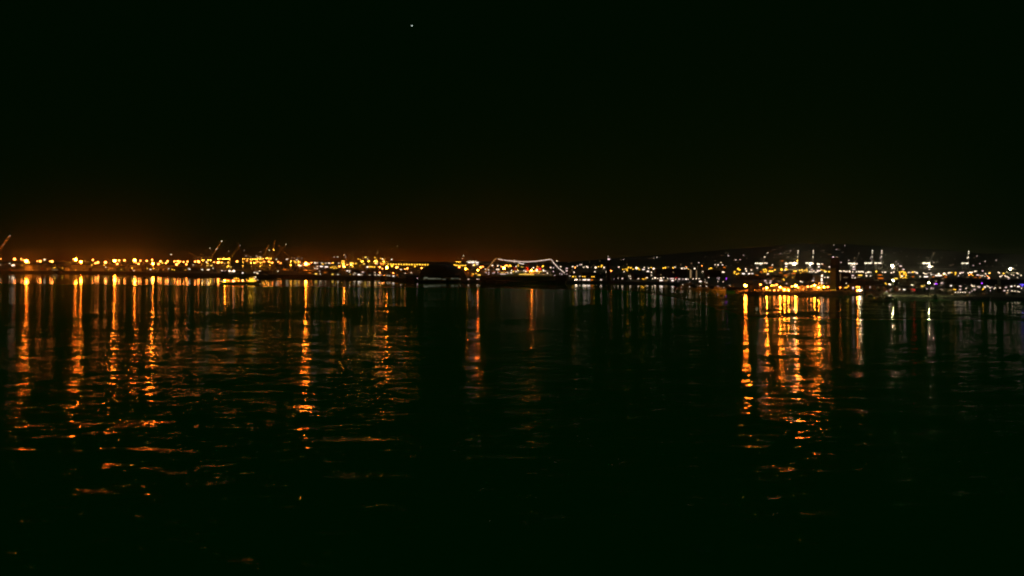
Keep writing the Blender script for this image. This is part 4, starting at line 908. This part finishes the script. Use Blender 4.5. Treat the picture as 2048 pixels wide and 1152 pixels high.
# ------------------------------------------------------------------ bright planet in the sky
pl = MB().ball((0, 0, 0), 1, 1, 1, 10, 6).build('planet', lamp('planet_light', (.85, 1, .9), 2.6), None, True)
pl.location = P(824, 51.5, 42000); pl.scale = (22, 22, 22)
tag(pl, 'single small white planet shining alone in the dark sky above the port', 'planet')

# ------------------------------------------------------------------ labels for everything counted
ZN = {'west': 'on far left quay', 'central quay': 'left of the barge', 'crane quay': 'right of the barge', 'dome side': 'around the dome', 'liner side': 'around the liner',
      'marina west': 'right of slim tower', 'port': 'behind the island', 'island': 'on the island', 'east port': 'in the right port', 'waterfront': 'on right waterfront'}
KD = {'M': ('floodlight mast', 'floodlight', 'floodlight masts of the harbour'), 'S': ('street lamp', 'street lamp', 'street lamps of the shore'), 'B': ('', 'building', 'low harbour buildings with lit windows'),
      'L': ('post lantern', 'lantern', 'post lanterns of the shore'), 'A': ('twin lamp post', 'lamp post', 'twin lamp posts of the harbour'),
      'H': ('', 'house', 'houses on the dark hill'), 'Y': ('', 'boat', 'boats in the marina'), 'T': ('', 'boat', 'boats in the marina')}
groups = {}
for rec in REC: groups.setdefault((rec[0], rec[1], rec[4][:1].lower().replace('g', 'w') if rec[0] in KD else ''), []).append(rec)
CLR = {'o': 'orange', 'w': 'white', 'y': 'yellow', 'p': 'pale pink', 'r': 'red', 'b': 'blue', 'v': 'violet', 'd': 'dim', 'g': 'white'}
for (kd, zn, cc), rs in groups.items():
    rs.sort(key=lambda q: q[2])
    for i, (_, _, px, o, c, r) in enumerate(rs):
        od = ordinal(i + 1)
        if kd == 'C':
            tag(o, r, 'crane', 'container cranes of the port'); continue
        if kd in 'PR':
            nm = 'palm tree' if kd == 'P' else 'broadleaf tree'
            w_ = {'island': 'on the island bank', 'shore': 'on the shore beside dome and liner', 'waterfront': 'on the waterfront at right'}[zn]
            tag(o, 'dark %s %s, %s %s from the left' % (nm, w_, od, nm.split()[0]), 'tree', 'trees ' + w_); continue
        col = CLR[cc]; t, cat, grp = KD[kd]
        big = 'dazzling ' if c in 'OWG' else 'large ' if r >= 24 else 'small ' if r < 10 else ''
        if kd in 'MSLA': lb = '%s%s %s, %s %s one from left, %s' % (big, col, t, od, col.split()[-1], ZN[zn])
        elif kd == 'B': lb = 'low building, %s lit window band, %s such from left, %s' % (col, od, ZN[zn])
        elif kd == 'H': lb = 'hillside house with %s window, %s such from left, %s' % (col, od, 'above the liner' if zn == 'liner side' else {'marina west': 'left slope', 'port': 'slope above island', 'east port': 'right slope'}[zn])
        else: lb = 'dark %s with %s light, %s such from left, %s' % ('motor yacht' if kd == 'Y' else 'sailing boat', col, od, ZN[zn])
        tag(o, lb, cat, grp)
from collections import Counter
print('LONG', [o['label'] for o in bpy.data.objects if 'label' in o and len(o['label'].split()) > 16], [k_ for k_, v_ in Counter(o['label'] for o in bpy.data.objects if 'label' in o).items() if v_ > 1])
print('COUNTS', Counter(r_[0] for r_ in REC), max((len(o['label'].split()) for o in bpy.data.objects if 'label' in o)))

# ------------------------------------------------------------------ faint fill sun, added to lift the dark hill
sl = bpy.data.lights.new('hill_fill_sun', 'SUN'); sl.energy = 0.02; sl.angle = R(.5); sl.color = (.8, .9, 1)
so = bpy.data.objects.new('hill_fill_sun', sl); COL.objects.link(so); so.rotation_euler = (R(50), 0, R(160))

# ------------------------------------------------------------------ haze
hz = bpy.data.materials.new('harbour_haze'); hz.use_nodes = True
n_, l_ = hz.node_tree.nodes, hz.node_tree.links; n_.clear()
pv = n_.new('ShaderNodeVolumePrincipled'); pv.inputs['Color'].default_value = (.9, .9, .9, 1); pv.inputs['Density'].default_value = HAZE; pv.inputs['Anisotropy'].default_value = ANISO
ou = n_.new('ShaderNodeOutputMaterial'); l_.new(pv.outputs[0], ou.inputs['Volume'])
hb = MB().box(-31000, 31000, -400, 24500, -3, 330).build('haze', hz); tag(hb, kind='stuff')
